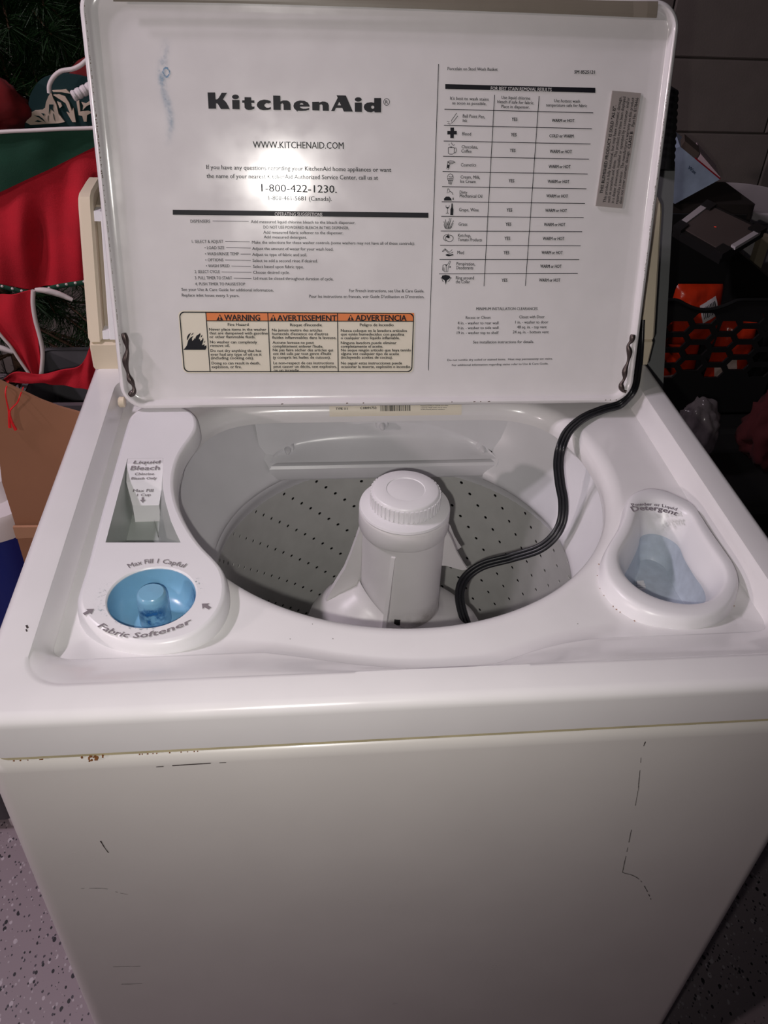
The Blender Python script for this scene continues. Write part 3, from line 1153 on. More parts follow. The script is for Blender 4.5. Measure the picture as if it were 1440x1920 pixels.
LH = 0.4145
lo_ = rrect(-0.2952, 0.2952, 0.0, LH, 0.027, 14)
prof = [(0.0015, -0.0125), (0.0, -0.011), (0.0, 0.003), (0.0006, 0.0062), (0.0024, 0.0085), (0.0046, 0.0090), (0.0064, 0.0080), (0.0076, 0.0054), (0.0084, 0.0030), (0.0090, 0.0019), (0.0100, 0.0014),
        (0.0130, 0.00115), (0.0175, 0.0007), (0.0215, 0.00025), (0.0245, 0.0)]
mb = MB()
lid_loops = [[L(x, y, n_) for x, y in offset_poly(lo_, d)] for d, n_ in prof]
flat_in = offset_poly(lo_, prof[-1][0])
flat_bk = offset_poly(lo_, prof[0][0])
for k in range(1, 9):
    t = 1 - k / 8.02
    lid_loops.append([L(x * t, LH / 2 + (y - LH / 2) * t, 0.0) for x, y in flat_in])
for k in range(1, 9):
    t = 1 - k / 8.02
    lid_loops.insert(0, [L(x * t, LH / 2 + (y - LH / 2) * t, prof[0][1]) for x, y in flat_bk])
mb.loft(lid_loops, True, True, True)
lid = mb.build('lid', LIDENAMEL, washer, 40)


LID_TEXT={
 'service':[
  ('WWW.KITCHENAID.COM',-13809,27151,-4541,27208,626,1),('If you have any questions regarding your KitchenAid home appliances or want',-18633,25074,439,25075,410,1),
  ('the name of your nearest KitchenAid Authorized Service Center, call us at',-18668,24230,-939,24290,413,1),('1-800-422-1230.',-13122,22990,-5282,22947,725,1),
  ('1-800-461-5681 (Canada).',-12422,22171,-5806,22146,424,1),('R',-274,31511,14,31517,313,1),],
 'operating':[
  ('DISPENSERS',-20613,19848,-18585,19865,292,1),('Add measured liquid chlorine bleach to the bleach dispenser.',-14359,19861,-3312,19855,294,1),
  ('DO NOT USE POWDERED BLEACH IN THIS DISPENSER.',-13065,19320,-4006,19311,296,1),('Add measured fabric softener to the dispenser.',-13086,18806,-4618,18807,297,1),
  ('Add measured detergent.',-13063,18329,-8506,18319,298,1),('1. SELECT & ADJUST',-20616,17822,-17337,17843,297,1),
  ('Make the selections for these washer controls (some washers may not have all of these controls):',-14329,17782,3118,17767,299,1),
  ('• LOAD SIZE',-19329,17193,-17271,17205,299,1),('Adjust the amount of water for your wash load.',-14337,17141,-5705,17127,301,1),
  ('• WASH/RINSE TEMP',-19328,16572,-15774,16590,301,1),('Adjust to type of fabric and soil.',-14364,16536,-8543,16524,303,1),
  ('• OPTIONS',-19328,15948,-17446,15956,302,1),('Select to add a second rinse if desired.',-14350,15909,-7392,15897,304,1),
  ('• WASH SPEED',-19305,15341,-16815,15350,304,1),('Select based upon fabric type.',-14336,15298,-8907,15276,306,1),('2. SELECT CYCLE',-20547,14728,-17891,14735,305,1),
  ('Choose desired cycle.',-14342,14684,-10446,14675,307,1),('3. PULL TIMER TO START',-20570,14095,-16634,14083,307,1),
  ('Lid must be closed throughout duration of cycle.',-14327,14068,-5711,14003,309,1),('4. PUSH TIMER TO PAUSE/STOP',-20573,13458,-15260,13446,308,1),
  ('See your Use & Care Guide for additional information.',-22070,12879,-12243,12805,309,1),
  ('For French instructions, see Use & Care Guide.',-3995,12770,4336,12734,316,1),('Replace inlet hoses every 5 years.',-22074,12279,-15953,12218,311,1),
  ("Pour les instructions en francais, voir Guide D'utilisation et D'entretien.",-8375,12157,4356,12116,316,1),],
 'bar_white':[
  ('OPERATING SUGGESTIONS',-11823,20623,-6819,20610,352,1),('FOR BEST STAIN REMOVAL RESULTS',10575,32998,16956,33008,314,1),],
 'chart':[
  ('Porcelain on Steel Wash Basket',6025,34705,11174,34757,280,1),('SM 8525121',19211,34706,21352,34728,312,2),("It's best to wash stains",6399,32020,10410,32003,286,1),
  ('as soon as possible.',6629,31593,10208,31580,288,1),('Use liquid chlorine',11752,32204,14771,32181,288,1),('bleach if safe for fabric.',11337,31806,15234,31770,289,1),
  ('Place in dispenser.',11793,31365,14773,31353,290,1),('Use hottest wash',17329,32017,20070,32015,290,1),('temperature safe for fabric',16506,31592,20882,31608,291,1),
  ('Ball Point Pen,',7793,30384,10119,30356,306,1),('Ink',7814,29961,8272,29955,307,1),('Blood',7811,28710,8750,28697,310,1),('Chocolate,',7824,27460,9530,27458,313,1),
  ('Coffee',7811,27055,8889,27042,315,1),('Cosmetics',7844,25712,9445,25735,318,1),('Cream, Milk,',7853,24522,9951,24519,321,1),('Ice Cream',7840,24107,9487,24097,323,1),
  ('Dirty',7827,23009,8636,23003,326,1),('Mechanical Oil',7844,22651,10298,22632,327,1),('Grape, Wine',7845,21256,9988,21245,331,1),('Grass',7865,19781,8822,19773,335,1),
  ('Ketchup,',7869,18626,9278,18620,338,1),('Tomato Products',7873,18190,10528,18175,339,1),('Mud',7869,16840,8596,16827,343,1),
  ('Perspiration,',7839,15656,9911,15631,346,1),('Deodorants',7842,15226,9724,15216,348,1),('Ring around',7841,14144,9871,14148,351,1),
  ('the Collar',7843,13725,9438,13728,352,1),('YES',12964,30175,13560,30172,308,2),('YES',12988,28711,13587,28706,312,2),('YES',12981,27197,13584,27192,316,2),
  ('YES',13060,24220,13671,24212,324,2),('YES',13048,21275,13667,21265,332,2),('YES',13048,19807,13669,19812,336,2),('YES',13030,18337,13655,18341,341,2),
  ('YES',13029,16849,13658,16853,345,2),('YES',13022,13886,13658,13887,353,2),('WARM or HOT',17252,30153,19660,30169,295,2),('COLD or WARM',17135,28678,19727,28693,298,2),
  ('WARM or HOT',17306,27175,19695,27182,302,2),('WARM or HOT',17321,25695,19691,25698,306,2),('WARM or HOT',17336,24212,19704,24210,310,2),
  ('WARM or HOT',17329,22757,19711,22752,314,2),('WARM or HOT',17340,21284,19737,21275,318,2),('WARM or HOT',17312,19825,19705,19829,322,2),
  ('WARM or HOT',17319,18365,19725,18365,326,2),('WARM or HOT',17307,16887,19693,16883,330,2),('WARM or HOT',17293,15425,19693,15417,334,2),
  ('WARM or HOT',17280,13928,19694,13916,338,2),],
 'clear':[
  ('MINIMUM INSTALLATION CLEARANCES',10325,10785,17369,10793,310,1),('Recess or Closet',9166,9819,12025,9830,312,1),('Closet with Door',15331,9874,18262,9885,314,1),
  ('4 in. - washer to rear wall',8269,9213,12963,9217,313,1),('1 in. - washer to door',14906,9281,18752,9288,315,1),
  ('0 in. - washer to side wall',8296,8655,12999,8673,314,1),('48 sq. in. - top vent',15165,8736,18619,8742,316,1),
  ('19 in. - washer top to shelf',8233,8112,13037,8110,316,1),('24 sq. in. - bottom vent',14717,8174,18889,8175,318,1),
  ('See installation instructions for details.',10157,7044,17265,7060,319,1),
  ('Do not tumble dry soiled or stained items.  Heat may permanently set stains.',7292,5044,19664,5135,234,1),
  ('For additional information regarding stains refer to Use & Care Guide.',7843,4463,19198,4556,235,1),],
 'warn':[
  ('WARNING',-17681,9739,-13815,9710,615,3),('AVERTISSEMENT',-11910,9666,-5393,9630,620,3),('ADVERTENCIA',-3273,9664,2421,9630,625,3),
  ('Fire Hazard',-17348,9138,-15102,9131,290,2),('Never place items in the washer',-19405,8622,-13179,8579,291,2),
  ('that are dampened with gasoline',-19411,8213,-13038,8167,292,2),('or other flammable fluids.',-19418,7803,-14404,7761,293,2),
  ('No washer can completely',-19396,7235,-14253,7188,294,2),('remove oil.',-19401,6841,-17281,6829,295,2),('Do not dry anything that has',-19399,6268,-13841,6234,297,2),
  ('ever had any type of oil on it',-19405,5852,-13818,5814,298,2),('(including cooking oils).',-19391,5454,-14683,5420,298,2),
  ('Doing so can result in death,',-19369,4874,-14017,4833,300,2),('explosion, or fire.',-19376,4453,-16091,4426,301,2),("Risque d'incendie",-10540,9078,-7039,9067,293,2),
  ('Ne jamais mettre des articles',-12556,8518,-7047,8478,293,2),("humectés d'essence ou d'autres",-12551,8106,-6358,8060,294,2),
  ('fluides inflammables dans la laveuse.',-12566,7693,-5447,7640,295,2),('Aucune laveuse ne peut',-12546,7140,-7961,7096,297,2),
  ("complètement enlever l'huile.",-12541,6723,-6932,6671,298,2),('Ne pas faire sécher des articles qui',-12537,6305,-5838,6244,299,2),
  ("ont été salis par tout genre d'huile",-12532,5886,-6042,5843,300,2),('(y compris les huiles de cuisson).',-12547,5465,-6106,5420,301,2),
  ('Le non-respect de ces instructions',-12529,4841,-5750,4789,302,2),('peut causer un décès, une explosion,',-12524,4437,-5431,4380,303,2),
  ('ou un incendie.',-12519,4012,-9601,3987,304,2),('Peligro de Incendio',-2794,9054,987,9042,295,2),('Nunca coloque en la lavadora artículos',-4924,8430,2512,8402,296,2),
  ('que estén humedecidos con gasolina',-4926,8035,2198,7984,297,2),('o cualquier otro líquido inflamable.',-4929,7618,1702,7587,298,2),
  ('Ninguna lavadora puede eliminar',-4932,7060,1349,7027,299,2),('completamente el aceite.',-4934,6660,-183,6633,300,2),
  ('No seque ningún artículo que haya tenido',-4916,6238,3035,6190,301,2),('alguna vez cualquier tipo de aceite',-4918,5836,1659,5772,302,2),
  ('(incluyendo aceites de cocina).',-4920,5412,953,5370,303,2),('No seguir estas instrucciones puede',-4924,4763,2029,4709,305,2),
  ('ocasionar la muerte, explosión o incendio.',-4926,4355,3085,4290,306,2),],
 'grey':[
  ('THIS BLEMISHED PRODUCT IS SOLD "AS IS".',23458,23223,23932,31822,320,2),
  ('This product is fully functional, but may have cosmetic damage,',23912,22315,24423,32653,320,1),
  ('such as scratches and dents.  This product may have been displayed',24369,22320,24860,32662,320,1),
  ('in a dealer showroom, installed or operated by a consumer, and/or',24833,22264,25307,32605,320,1),
  ("repaired by a servicer.  The manufacturer's warranty on this product",25297,22207,25773,32592,320,1),('does not cover cosmetic damage.',25728,22212,25935,27524,320,1),
  ('CLASS B',25989,27724,26064,29376,320,2),('Part No. 8178466',26130,29873,26254,32580,320,1),],
 'warn_bang':[
  ('!',-18235,9798,-18101,9798,423,2),('!',-12433,9745,-12297,9745,426,2),('!',-3888,9744,-3749,9744,430,2),],
}
LID_POLY={
 'logo':[
  
  [(-18072,32155),(-17330,32172),(-17324,31547),(-17185,31550),(-16994,31701),(-16675,32159),(-16149,32171),(-16600,31562),(-16389,31413),(-16219,31183),(-15974,30698),(-16849,30681),(-17135,31164),(-17302,31194),(-17317,30705),(-18064,30690)],
  [(-15686,31542),(-14953,31544),(-14988,30698),(-15702,30704)],
  [(-14997,31823),(-15028,31741),(-15106,31670),(-15220,31621),(-15353,31602),(-15484,31615),(-15594,31659),(-15665,31727),(-15686,31808),(-15656,31890),(-15578,31961),(-15463,32010),(-15331,32029),(-15200,32015),(-15090,31972),(-15019,31904)],
  [(-14448,31808),(-13794,31808),(-13792,31534),(-13482,31541),(-13493,31306),(-13788,31300),(-13785,31031),(-13656,30953),(-13492,30990),(-13516,30781),(-13816,30681),(-14112,30655),(-14368,30717),(-14486,30869),(-14487,31299),(-14708,31301),(-14697,31516),(-14461,31534)],
  [(-11860,31508),(-11851,31353),(-12090,31281),(-12311,31317),(-12502,31159),(-12506,31044),(-12326,30913),(-12105,30897),(-11857,30970),(-11865,30767),(-12187,30693),(-12632,30664),(-12999,30744),(-13226,30976),(-13263,31143),(-13157,31380),(-12892,31553),(-12520,31628),(-12152,31602)],
  [(-11605,32015),(-10881,32017),(-10883,31495),(-10598,31601),(-10227,31602),(-9971,31480),(-9881,31246),(-9880,30732),(-10588,30725),(-10587,31231),(-10681,31331),(-10869,31259),(-10886,30719),(-11614,30718)],
  [(-7706,31527),(-7019,31555),(-6982,31474),(-6682,31582),(-6382,31575),(-6122,31458),(-6026,31257),(-6017,30728),(-6641,30729),(-6657,31211),(-6760,31324),(-6948,31272),(-6978,30736),(-7698,30749)],
  [(-3392,31549),(-2660,31564),(-2649,30699),(-3376,30698)],
  [(-2684,31848),(-2711,31770),(-2788,31702),(-2902,31656),(-3038,31637),(-3174,31650),(-3289,31692),(-3366,31756),(-3393,31833),(-3366,31911),(-3289,31979),(-3174,32025),(-3039,32043),(-2904,32031),(-2789,31989),(-2712,31925)],],
 'logo_h':[
  
  [(-9602,31117),(-9521,31355),(-9293,31528),(-8919,31623),(-8473,31599),(-8141,31450),(-7974,31184),(-7976,31082),(-8970,31062),(-8861,30942),(-8638,30879),(-8339,30885),(-8001,30960),(-8004,30811),(-8343,30702),(-8792,30673),(-9165,30686),(-9228,30583),(-9314,30703),(-9533,30881)],
  [(-8965,31245),(-8592,31252),(-8627,31353),(-8776,31390),(-8911,31347)],
  [(-5231,32172),(-4294,32172),(-3581,30715),(-4510,30703),(-4659,31041),(-5300,31028),(-5452,30725),(-5806,30718),(-5120,31952)],
  [(-4957,31584),(-4786,31269),(-5147,31262)],
  [(-1417,32010),(-706,32025),(-697,30697),(-1343,30684),(-1405,30806),(-1708,30677),(-2088,30724),(-2393,30923),(-2470,31160),(-2395,31400),(-2132,31555),(-1716,31617),(-1413,31569)],
  [(-1394,31168),(-1425,31079),(-1508,31023),(-1611,31021),(-1695,31074),(-1727,31161),(-1696,31250),(-1613,31306),(-1510,31308),(-1426,31256)],
  [(186,31677),(172,31574),(127,31480),(56,31405),(-34,31355),(-135,31337),(-236,31351),(-328,31397),(-401,31469),(-449,31561),(-466,31664),(-452,31767),(-407,31861),(-336,31936),(-246,31985),(-145,32003),(-44,31989),(47,31944),(121,31872),(169,31780)],
  [(133,31676),(121,31590),(84,31511),(24,31448),(-52,31407),(-136,31391),(-221,31403),(-297,31442),(-359,31502),(-399,31579),(-413,31665),(-401,31751),(-364,31830),(-304,31892),(-229,31934),(-144,31949),(-60,31937),(17,31899),(78,31839),(118,31762)],],
 'bars':[
  [(-22351,21105),(4533,21072),(4551,20555),(-22389,20623)],[(5839,33433),(21579,33441),(21632,32979),(5858,32994)],],
 'lines_op':[
  [(-18330,20043),(-14576,20036)],[(-17143,18003),(-14568,17980)],[(-17076,17366),(-14494,17340)],[(-15581,16712),(-14522,16717)],[(-17251,16099),(-14531,16070)],
  [(-16621,15473),(-14559,15440)],[(-17696,14859),(-14524,14827)],[(-16439,14207),(-14554,14170)],],
 'lines_chart':[
  [(5856,31116),(21626,31093)],[(5870,29617),(21643,29580)],[(5899,28129),(21670,28108)],[(5894,26665),(21664,26617)],[(5905,25183),(21670,25153)],
  [(5916,23698),(21693,23672)],[(5927,22194),(21697,22187)],[(5936,20717),(21715,20717)],[(5945,19222),(21695,19260)],[(5936,17741),(21675,17786)],
  [(5926,16257),(21670,16311)],[(5935,14739),(21664,14834)],[(11010,32563),(11057,13411)],[(15695,32548),(15769,13451)],[(5080,35227),(5109,3979)],],
 'icon_lines':[
  [(7155,30800),(6626,30079),(6626,29805),(6932,30085),(7278,30529)],[(6171,29989),(6417,29966),(6241,29798),(6549,29749)],
  [(6402,27500),(6426,26967),(6584,26885),(6894,26890),(7045,26977),(7039,27510)],[(6402,27500),(6707,27589),(7039,27510)],
  [(7054,27455),(7238,27486),(7280,27262),(7228,27036),(7075,27006)],[(6478,27893),(6485,27725)],[(6719,28008),(6694,27896),(6850,27843),(6825,27731)],
  [(7037,27818),(6949,27705)],[(6369,26120),(6643,26248),(6955,26230),(7209,26115),(6936,25969),(6656,25954),(6369,26120)],[(6463,26104),(7116,26114)],
  [(6404,26035),(6336,25437),(6525,25411),(6656,25954)],[(6433,24638),(6517,24868),(6762,24975),(6986,24863),(7060,24617)],[(6587,24697),(6871,24644),(6991,24760)],
  [(6435,24609),(6510,24323),(7042,24330),(7060,24617)],[(6573,24295),(6600,23978),(6902,23953),(6949,24300)],[(6667,24296),(6695,23962)],[(6793,24298),(6808,23952)],
  [(6545,23515),(6470,23049),(6779,23198),(6674,23429),(6545,23515)],[(6778,23227),(7002,23143),(7107,22911)],
  [(6400,21837),(6419,21636),(6577,21511),(6734,21639),(6780,21841)],[(6577,21511),(6595,21081)],[(6436,21004),(6595,21081),(6735,21007)],[(6388,19550),(6264,19907)],
  [(6470,19550),(6251,20214)],[(6554,19500),(6406,20419)],[(6664,19501),(6583,20115)],[(6746,19501),(6838,20525)],[(6801,19502),(7028,20552)],[(6883,19502),(7312,20300)],
  [(6966,19477),(7287,20018)],[(6388,19550),(6556,19448),(6940,19451),(7150,19659)],[(6678,19808),(6715,20218)],[(6840,19861),(6986,20271)],
  [(7358,18474),(7343,18375),(7292,18284),(7208,18209),(7099,18158),(6975,18135),(6847,18142),(6727,18178),(6624,18240),(6548,18322),(6506,18418),(6502,18518),(6536,18614),(6604,18698),(6701,18761),(6819,18798),(6946,18807),(7071,18785),(7184,18736),(7275,18663),(7334,18573),(7358,18474)],
  [(6797,18840),(6698,18856),(6598,18852),(6503,18828),(6419,18786),(6351,18727),(6302,18657),(6275,18578),(6273,18495),(6296,18414),(6341,18340),(6407,18276),(6490,18227),(6584,18196)],
  [(6702,18625),(6770,18961),(6894,18626)],[(6188,17087),(6478,17402),(6993,17012),(7284,17302)],[(6478,17402),(6569,17219),(7000,16855),(7407,17041)],
  [(6188,17087),(6352,17114),(6509,17324)],[(6548,15745),(6330,15639),(6296,15107),(6438,15055),(6450,15427)],
  [(6450,15427),(6498,14948),(6917,14950),(6924,15429),(7174,16065),(7060,16118),(6828,15694)],[(6689,15693),(6721,14949)],[(6243,14360),(6342,13985),(6487,13877)],
  [(7252,14309),(7125,14013),(6962,13905)],[(6106,14295),(6302,14296)],[(7197,14298),(7393,14298)],],
 'icon_fill':[
  [(6545,29419),(6932,29426),(6946,29106),(7235,29111),(7251,28779),(6943,28774),(6947,28430),(6578,28423),(6562,28767),(6255,28762),(6241,29093),(6560,29099)],
  [(6431,27557),(6707,27600),(7018,27549),(6712,27477)],[(6411,25865),(6599,25839),(6551,25526),(6363,25551)],
  [(6167,22317),(6176,22551),(6390,22716),(6705,22720),(6935,22530),(7007,22326)],[(7148,22707),(7236,22445),(7163,22386),(7084,22444)],
  [(6470,24512),(7015,24519),(6974,24444),(6567,24439)],[(6418,21661),(6766,21664),(6658,21512),(6523,21510)],
  [(6998,22044),(7123,22046),(7158,21643),(7232,21442),(7232,20859),(6921,20856),(6906,21439),(6995,21641)],
  [(6508,18649),(6751,18754),(6975,18653),(6901,18471),(6734,18522),(6594,18572)],
  [(6561,16748),(6778,16854),(7059,16776),(7389,16830),(7477,16726),(7285,16672),(6956,16592),(6705,16633)],[(6520,15745),(6827,15720),(6724,15534)],
  [(7058,15535),(7196,15562),(7202,15430),(7094,15365)],
  [(6217,14306),(6291,14547),(6679,14629),(7102,14549),(7234,14336),(7007,14147),(6844,14039),(6725,13555),(6621,14012),(6420,14146)],],
 'flame':[
  
  [(-22371,6519),(-22174,6705),(-21972,6962),(-21871,7190),(-21794,7475),(-21667,7674),(-21484,7873),(-21308,7986),(-21109,8013),(-21257,7900),(-21338,7758),(-21328,7502),(-21165,7615),(-21053,7814),(-20975,7728),(-20919,7927),(-20794,8097),(-20590,8210),(-20396,8379),(-20381,8180),(-20481,7953),(-20577,7783),(-20571,7669),(-20442,7697),(-20429,7469),(-20265,7611),(-20121,7866),(-20078,7667),(-20169,7353),(-20305,7010),(-20130,7095),(-19987,7123),(-20030,6894),(-19823,7036),(-19797,6778),(-19957,6505)],
  [(-21886,7561),(-21842,7959),(-21684,8214),(-21389,8411),(-21522,8128),(-21680,7873),(-21827,7590)],[(-21398,8100),(-21285,8298),(-21081,8410),(-21207,8212)],
  [(-20375,7853),(-20319,8067),(-20143,8179),(-20242,7952)],[(-20090,7267),(-20025,7409),(-19904,7523),(-19944,7352)],],
 'warn_tri':[
  [(-18546,9741),(-18141,10413),(-17815,9739)],[(-12728,9688),(-12353,10364),(-12026,9686)],[(-4185,9686),(-3828,10349),(-3451,9684)],],
 'warn_rect':[
  [(-22511,10687),(3282,10493),(3242,3814),(-22476,4037)],],
 'warn_orange':[
  [(-19641,10606),(3282,10493),(3288,9569),(-19605,9686)],],
 'warn_lines':[
  [(-19641,10606),(-19599,4032)],[(-12948,10538),(-12879,3974)],[(-5288,10507),(-5252,3908)],[(-19605,9686),(3288,9569)],],
 'grey_rect':[
  [(23390,33206),(26464,33040),(25865,21735),(22875,21945)],],
 'tape':[
  [(-26195,40224),(-11911,40573),(3681,40958),(16562,41075),(26807,41198),(26843,39747),(16679,39830),(-1566,39849),(-15512,39796),(-26259,39607)],],
 'stain':[
  [(-22919,35703),(-20773,35758),(-21384,27889),(-23605,27851)],],
}


S5 = 1e-5
LT = lambda u, v: L(u, v, 0.0004)
LT2 = lambda u, v: L(u, v, 0.0009)


def lid_text(mb_, key, n_=0.0004):
    for s, u0, v0, u1, v1, h, w in LID_TEXT[key]:
        if s == 'R':
            mb_ = logo
        text(mb_, s, [L(u0 * S5, v0 * S5, n_), L(u1 * S5, v1 * S5, n_)], LN, h * S5, w)


def lid_fill(mb_, polys, n_=0.0004):
    for p in polys:
        mb_.fill([[L(u * S5, v * S5, n_) for u, v in p]])


def lid_lines(mb_, polys, w, n_=0.0004):
    for p in polys:
        stroke(mb_, [(u * S5, v * S5) for u, v in p], lambda u, v: L(u, v, n_), w)


PRINTS = []
logo = MB()
lid_fill(logo, LID_POLY['logo'])
q = LID_POLY['logo_h']
for k in range(0, len(q), 2):
    logo.fill([[L(u * S5, v * S5, 0.0004) for u, v in q[k]], [L(u * S5, v * S5, 0.0004) for u, v in q[k + 1]]])
PRINTS.append((logo, 'printed_logo', INK))
m1 = MB()
lid_text(m1, 'service')
PRINTS.append((m1, 'service_text', INK))
m2 = MB()
lid_text(m2, 'operating')
lid_lines(m2, LID_POLY['lines_op'], 0.0005)
PRINTS.append((m2, 'instruction_text', INK))
m3 = MB()
for bp_ in LID_POLY['bars']:
    m3 = MB()
    lid_fill(m3, [bp_])
    PRINTS.append((m3, 'heading_bar', INK))
m4 = MB()
for ht in LID_TEXT['bar_white']:
    m4 = MB()
    text(m4, ht[0], [L(ht[1] * S5, ht[2] * S5, 0.0008), L(ht[3] * S5, ht[4] * S5, 0.0008)], LN, ht[5] * S5, ht[6])
    PRINTS.append((m4, 'heading_text', INKWHITE))
m5 = MB()
lid_text(m5, 'chart')
lid_lines(m5, LID_POLY['lines_chart'], 0.0007)
PRINTS.append((m5, 'stain_chart', INK))
m6 = MB()
lid_lines(m6, LID_POLY['icon_lines'], 0.00055)
lid_fill(m6, LID_POLY['icon_fill'])
PRINTS.append((m6, 'stain_icons', INK))
m7 = MB()
lid_text(m7, 'clear')
PRINTS.append((m7, 'clearance_text', INK))
# fire warning label
wr = LID_POLY['warn_rect'][0]
TL, TR, BRc, BL = [Vector((u * S5, v * S5)) for u, v in wr]


def quad_uv(s, t):
    a = BL.lerp(BRc, s)
    b = TL.lerp(TR, s)
    p = a.lerp(b, t)
    return p.x, p.y


wlen = (TR - TL).length
hlen = (TL - BL).length


def wround(inset, r):
    return [quad_uv(x / wlen, y / hlen) for x, y in rrect(inset, wlen - inset, inset, hlen - inset, r, 6)]


mw = MB()
mw.fill([[L(u, v, 0.0004) for u, v in wround(-0.0012, 0.006)]])
PRINTS.append((mw, 'warning_label', LABEL))
mo = MB()
lid_fill(mo, LID_POLY['warn_orange'], 0.0006)
PRINTS.append((mo, 'warning_band', ORANGE))
mt = MB()
mt.fill([[L(u, v, 0.0008) for u, v in wround(0.0, 0.0055)], [L(u, v, 0.0008) for u, v in wround(0.0011, 0.005)]])
lid_lines(mt, LID_POLY['warn_lines'], 0.0010, 0.0008)
lid_text(mt, 'warn', 0.0008)
lid_fill(mt, LID_POLY['flame'], 0.0008)
lid_fill(mt, LID_POLY['warn_tri'], 0.0008)
PRINTS.append((mt, 'warning_text', INK))
for wt in LID_TEXT['warn_bang']:
    mx_ = MB()
    text(mx_, wt[0], [L(wt[1] * S5, wt[2] * S5, 0.0010), L(wt[3] * S5, wt[4] * S5, 0.0010)], LN, wt[5] * S5, wt[6])
    PRINTS.append((mx_, 'warning_mark', ORANGE))
# grey sale sticker
mg = MB()
gr = [L(u * S5, v * S5, 0.0024) for u, v in LID_POLY['grey_rect'][0]]
mg.prism(gr, [p - LN * 0.0018 for p in gr])
PRINTS.append((mg, 'grey_sticker', GREYLAB))
mgt = MB()
lid_text(mgt, 'grey', 0.0027)
PRINTS.append((mgt, 'sticker_text', INK))
# tape along the lid's front edge
tp = LID_POLY['tape'][0]
n5 = len(tp) // 2
mtp = MB()
up_ = [(u * S5, v * S5) for u, v in tp[:n5]]
dn_ = [(u * S5, v * S5) for u, v in tp[n5:]][::-1]
up_ = smooth_open(up_, 6)
dn_ = smooth_open(dn_, 6)
rows = []
for t, n_ in ((0, 0.0096), (0.25, 0.0100), (0.5, 0.0100), (0.75, 0.0098), (1.0, 0.0092)):
    rows.append([L(a[0] + (b[0] - a[0]) * t, a[1] + (b[1] - a[1]) * t, n_ + (0.0015 if i > len(up_) - 3 else 0.0)) for i, (a, b) in enumerate(zip(up_, dn_))])
rows += [[p - LN * 0.0006 for p in r] for r in rows[::-1]]
rows.append(rows[0])
mtp.loft(rows, False)
PRINTS.append((mtp, 'tape_strip', TAPE))
# hinge spring clips
CL = [(-.2845, .0852), (-.2828, .0748), (-.2826, .0660), (-.2858, .0542), (-.2844, .0423), (-.2828, .0345), (-.2800, .0284), (-.2800, .0211), (-.2850, .0163)]
CR = [(.2862, .0812), (.2855, .0744), (.2822, .0688), (.2848, .0607), (.2844, .0501), (.2820, .0393), (.2825, .0304), (.2796, .0228), (.2822, .0163), (.2862, .0143)]
for cl in (CL, CR):
    mc = MB()
    pts = smooth_open(cl, 5)
    k = len(pts)
    mc.tube([L(u, v, 0.0085) for u, v in pts], [0.0026 + 0.0009 * math.sin(i * 0.55) for i in range(k)], 8)
    mc.build('hinge_clip', METAL, lid, 60)
for s in (-1, 1):
    mc = MB()
    loops = []
    for r, x in ((0.005, 0.0), (0.0062, 0.001), (0.0062, 0.006), (0.0045, 0.0075)):
        loops.append([(s * (0.295 + x) - 0.0024, 0.457 + r * math.cos(2 * PI * k / 16), 0.905 + r * math.sin(2 * PI * k / 16)) for k in range(16)])
    mc.loft(loops, True, True, True)
    mc.build('hinge_bushing', CREAM, lid, 40)
# chipped paint along the rim crease
mc = MB()


def chip_line(fn, n_, wmax, gap):
    for i in range(n_):
        if random.random() < gap:
            continue
        a, b = fn(i / n_), fn((i + 0.8) / n_)
        stroke(mc, [a, b], lambda u, v: L(u, v, 0.00925), random.uniform(0.3, 1.0) * wmax)


chip_line(lambda t: (-0.2894, 0.06 + 0.35 * t), 220, 0.0006, 0.45)
chip_line(lambda t: (-0.2896 + .0004 * math.sin(t * 40), 0.24 + 0.06 * t), 60, 0.0015, 0.5)
chip_line(lambda t: (0.2905 + .0006 * math.sin(t * 60), 0.14 + 0.20 * t), 150, 0.0007, 0.5)
for u in (-0.118, -0.044, -0.025, 0.078, 0.104, 0.112, 0.121, 0.262, 0.268, 0.275):
    stroke(mc, [(u, 0.0045), (u + random.uniform(.001, .003), 0.0048)], lambda u_, v_: L(u_, v_, 0.0092), 0.0010)
stuff(mc.build('paint_chip', CHIP, lid, 0, fix=False))
# dried blue drip
g, fd = [], []
for r in range(21):
    v = 0.270 + 0.10 * r / 20
    g.append([L(-0.2365 + 0.030 * i / 12 + 0.003 * math.sin(v * 90), v, 0.0004) for i in range(13)])
    fd.append([math.exp(-((i - 6) / 1.3) ** 2) * (math.sin(PI * r / 20)) * (0.9 if r > 11 else .6) for i in range(13)])
patch('blue_drip', lid, g, fd, BLUESMEAR)
mring = MB()
loops = []
for rr in (0.0030, 0.0048):
    loops.append([L(-0.2195 + rr * 0.75 * math.cos(2 * PI * k / 18) * (1 + .12 * math.sin(k * 2.3)), 0.3385 + rr * math.sin(2 * PI * k / 18) * (1 + .1 * math.sin(k * 3.1)), 0.0005) for k in range(18)])
mring.loft(loops)
o = mring.build('blue_drip', stain_mat('blue_ring', srgb(96, 150, 186), 500, 0.38, 0.6), lid, 0)
at = o.data.attributes.new('fade', 'FLOAT', 'POINT')
for i in range(len(o.data.vertices)):
    at.data[i].value = 0.8

run_text()
for m_, nm, mt_ in PRINTS:
    m_.build(nm, mt_, lid, 0, fix=(nm in ('grey_sticker', 'tape_strip')))
mbs.build('serial_print', INK, top, 0, fix=False)
mbd.build('bleach_print', INKGREY, disp, 0, fix=False)
mbd2.build('fill_line_print', INKGREY, disp, 0, fix=False)
mbd3.build('softener_print', INKGREY, disp, 0, fix=False)
mbc.build('cup_print', INKGREY, det, 0, fix=False)

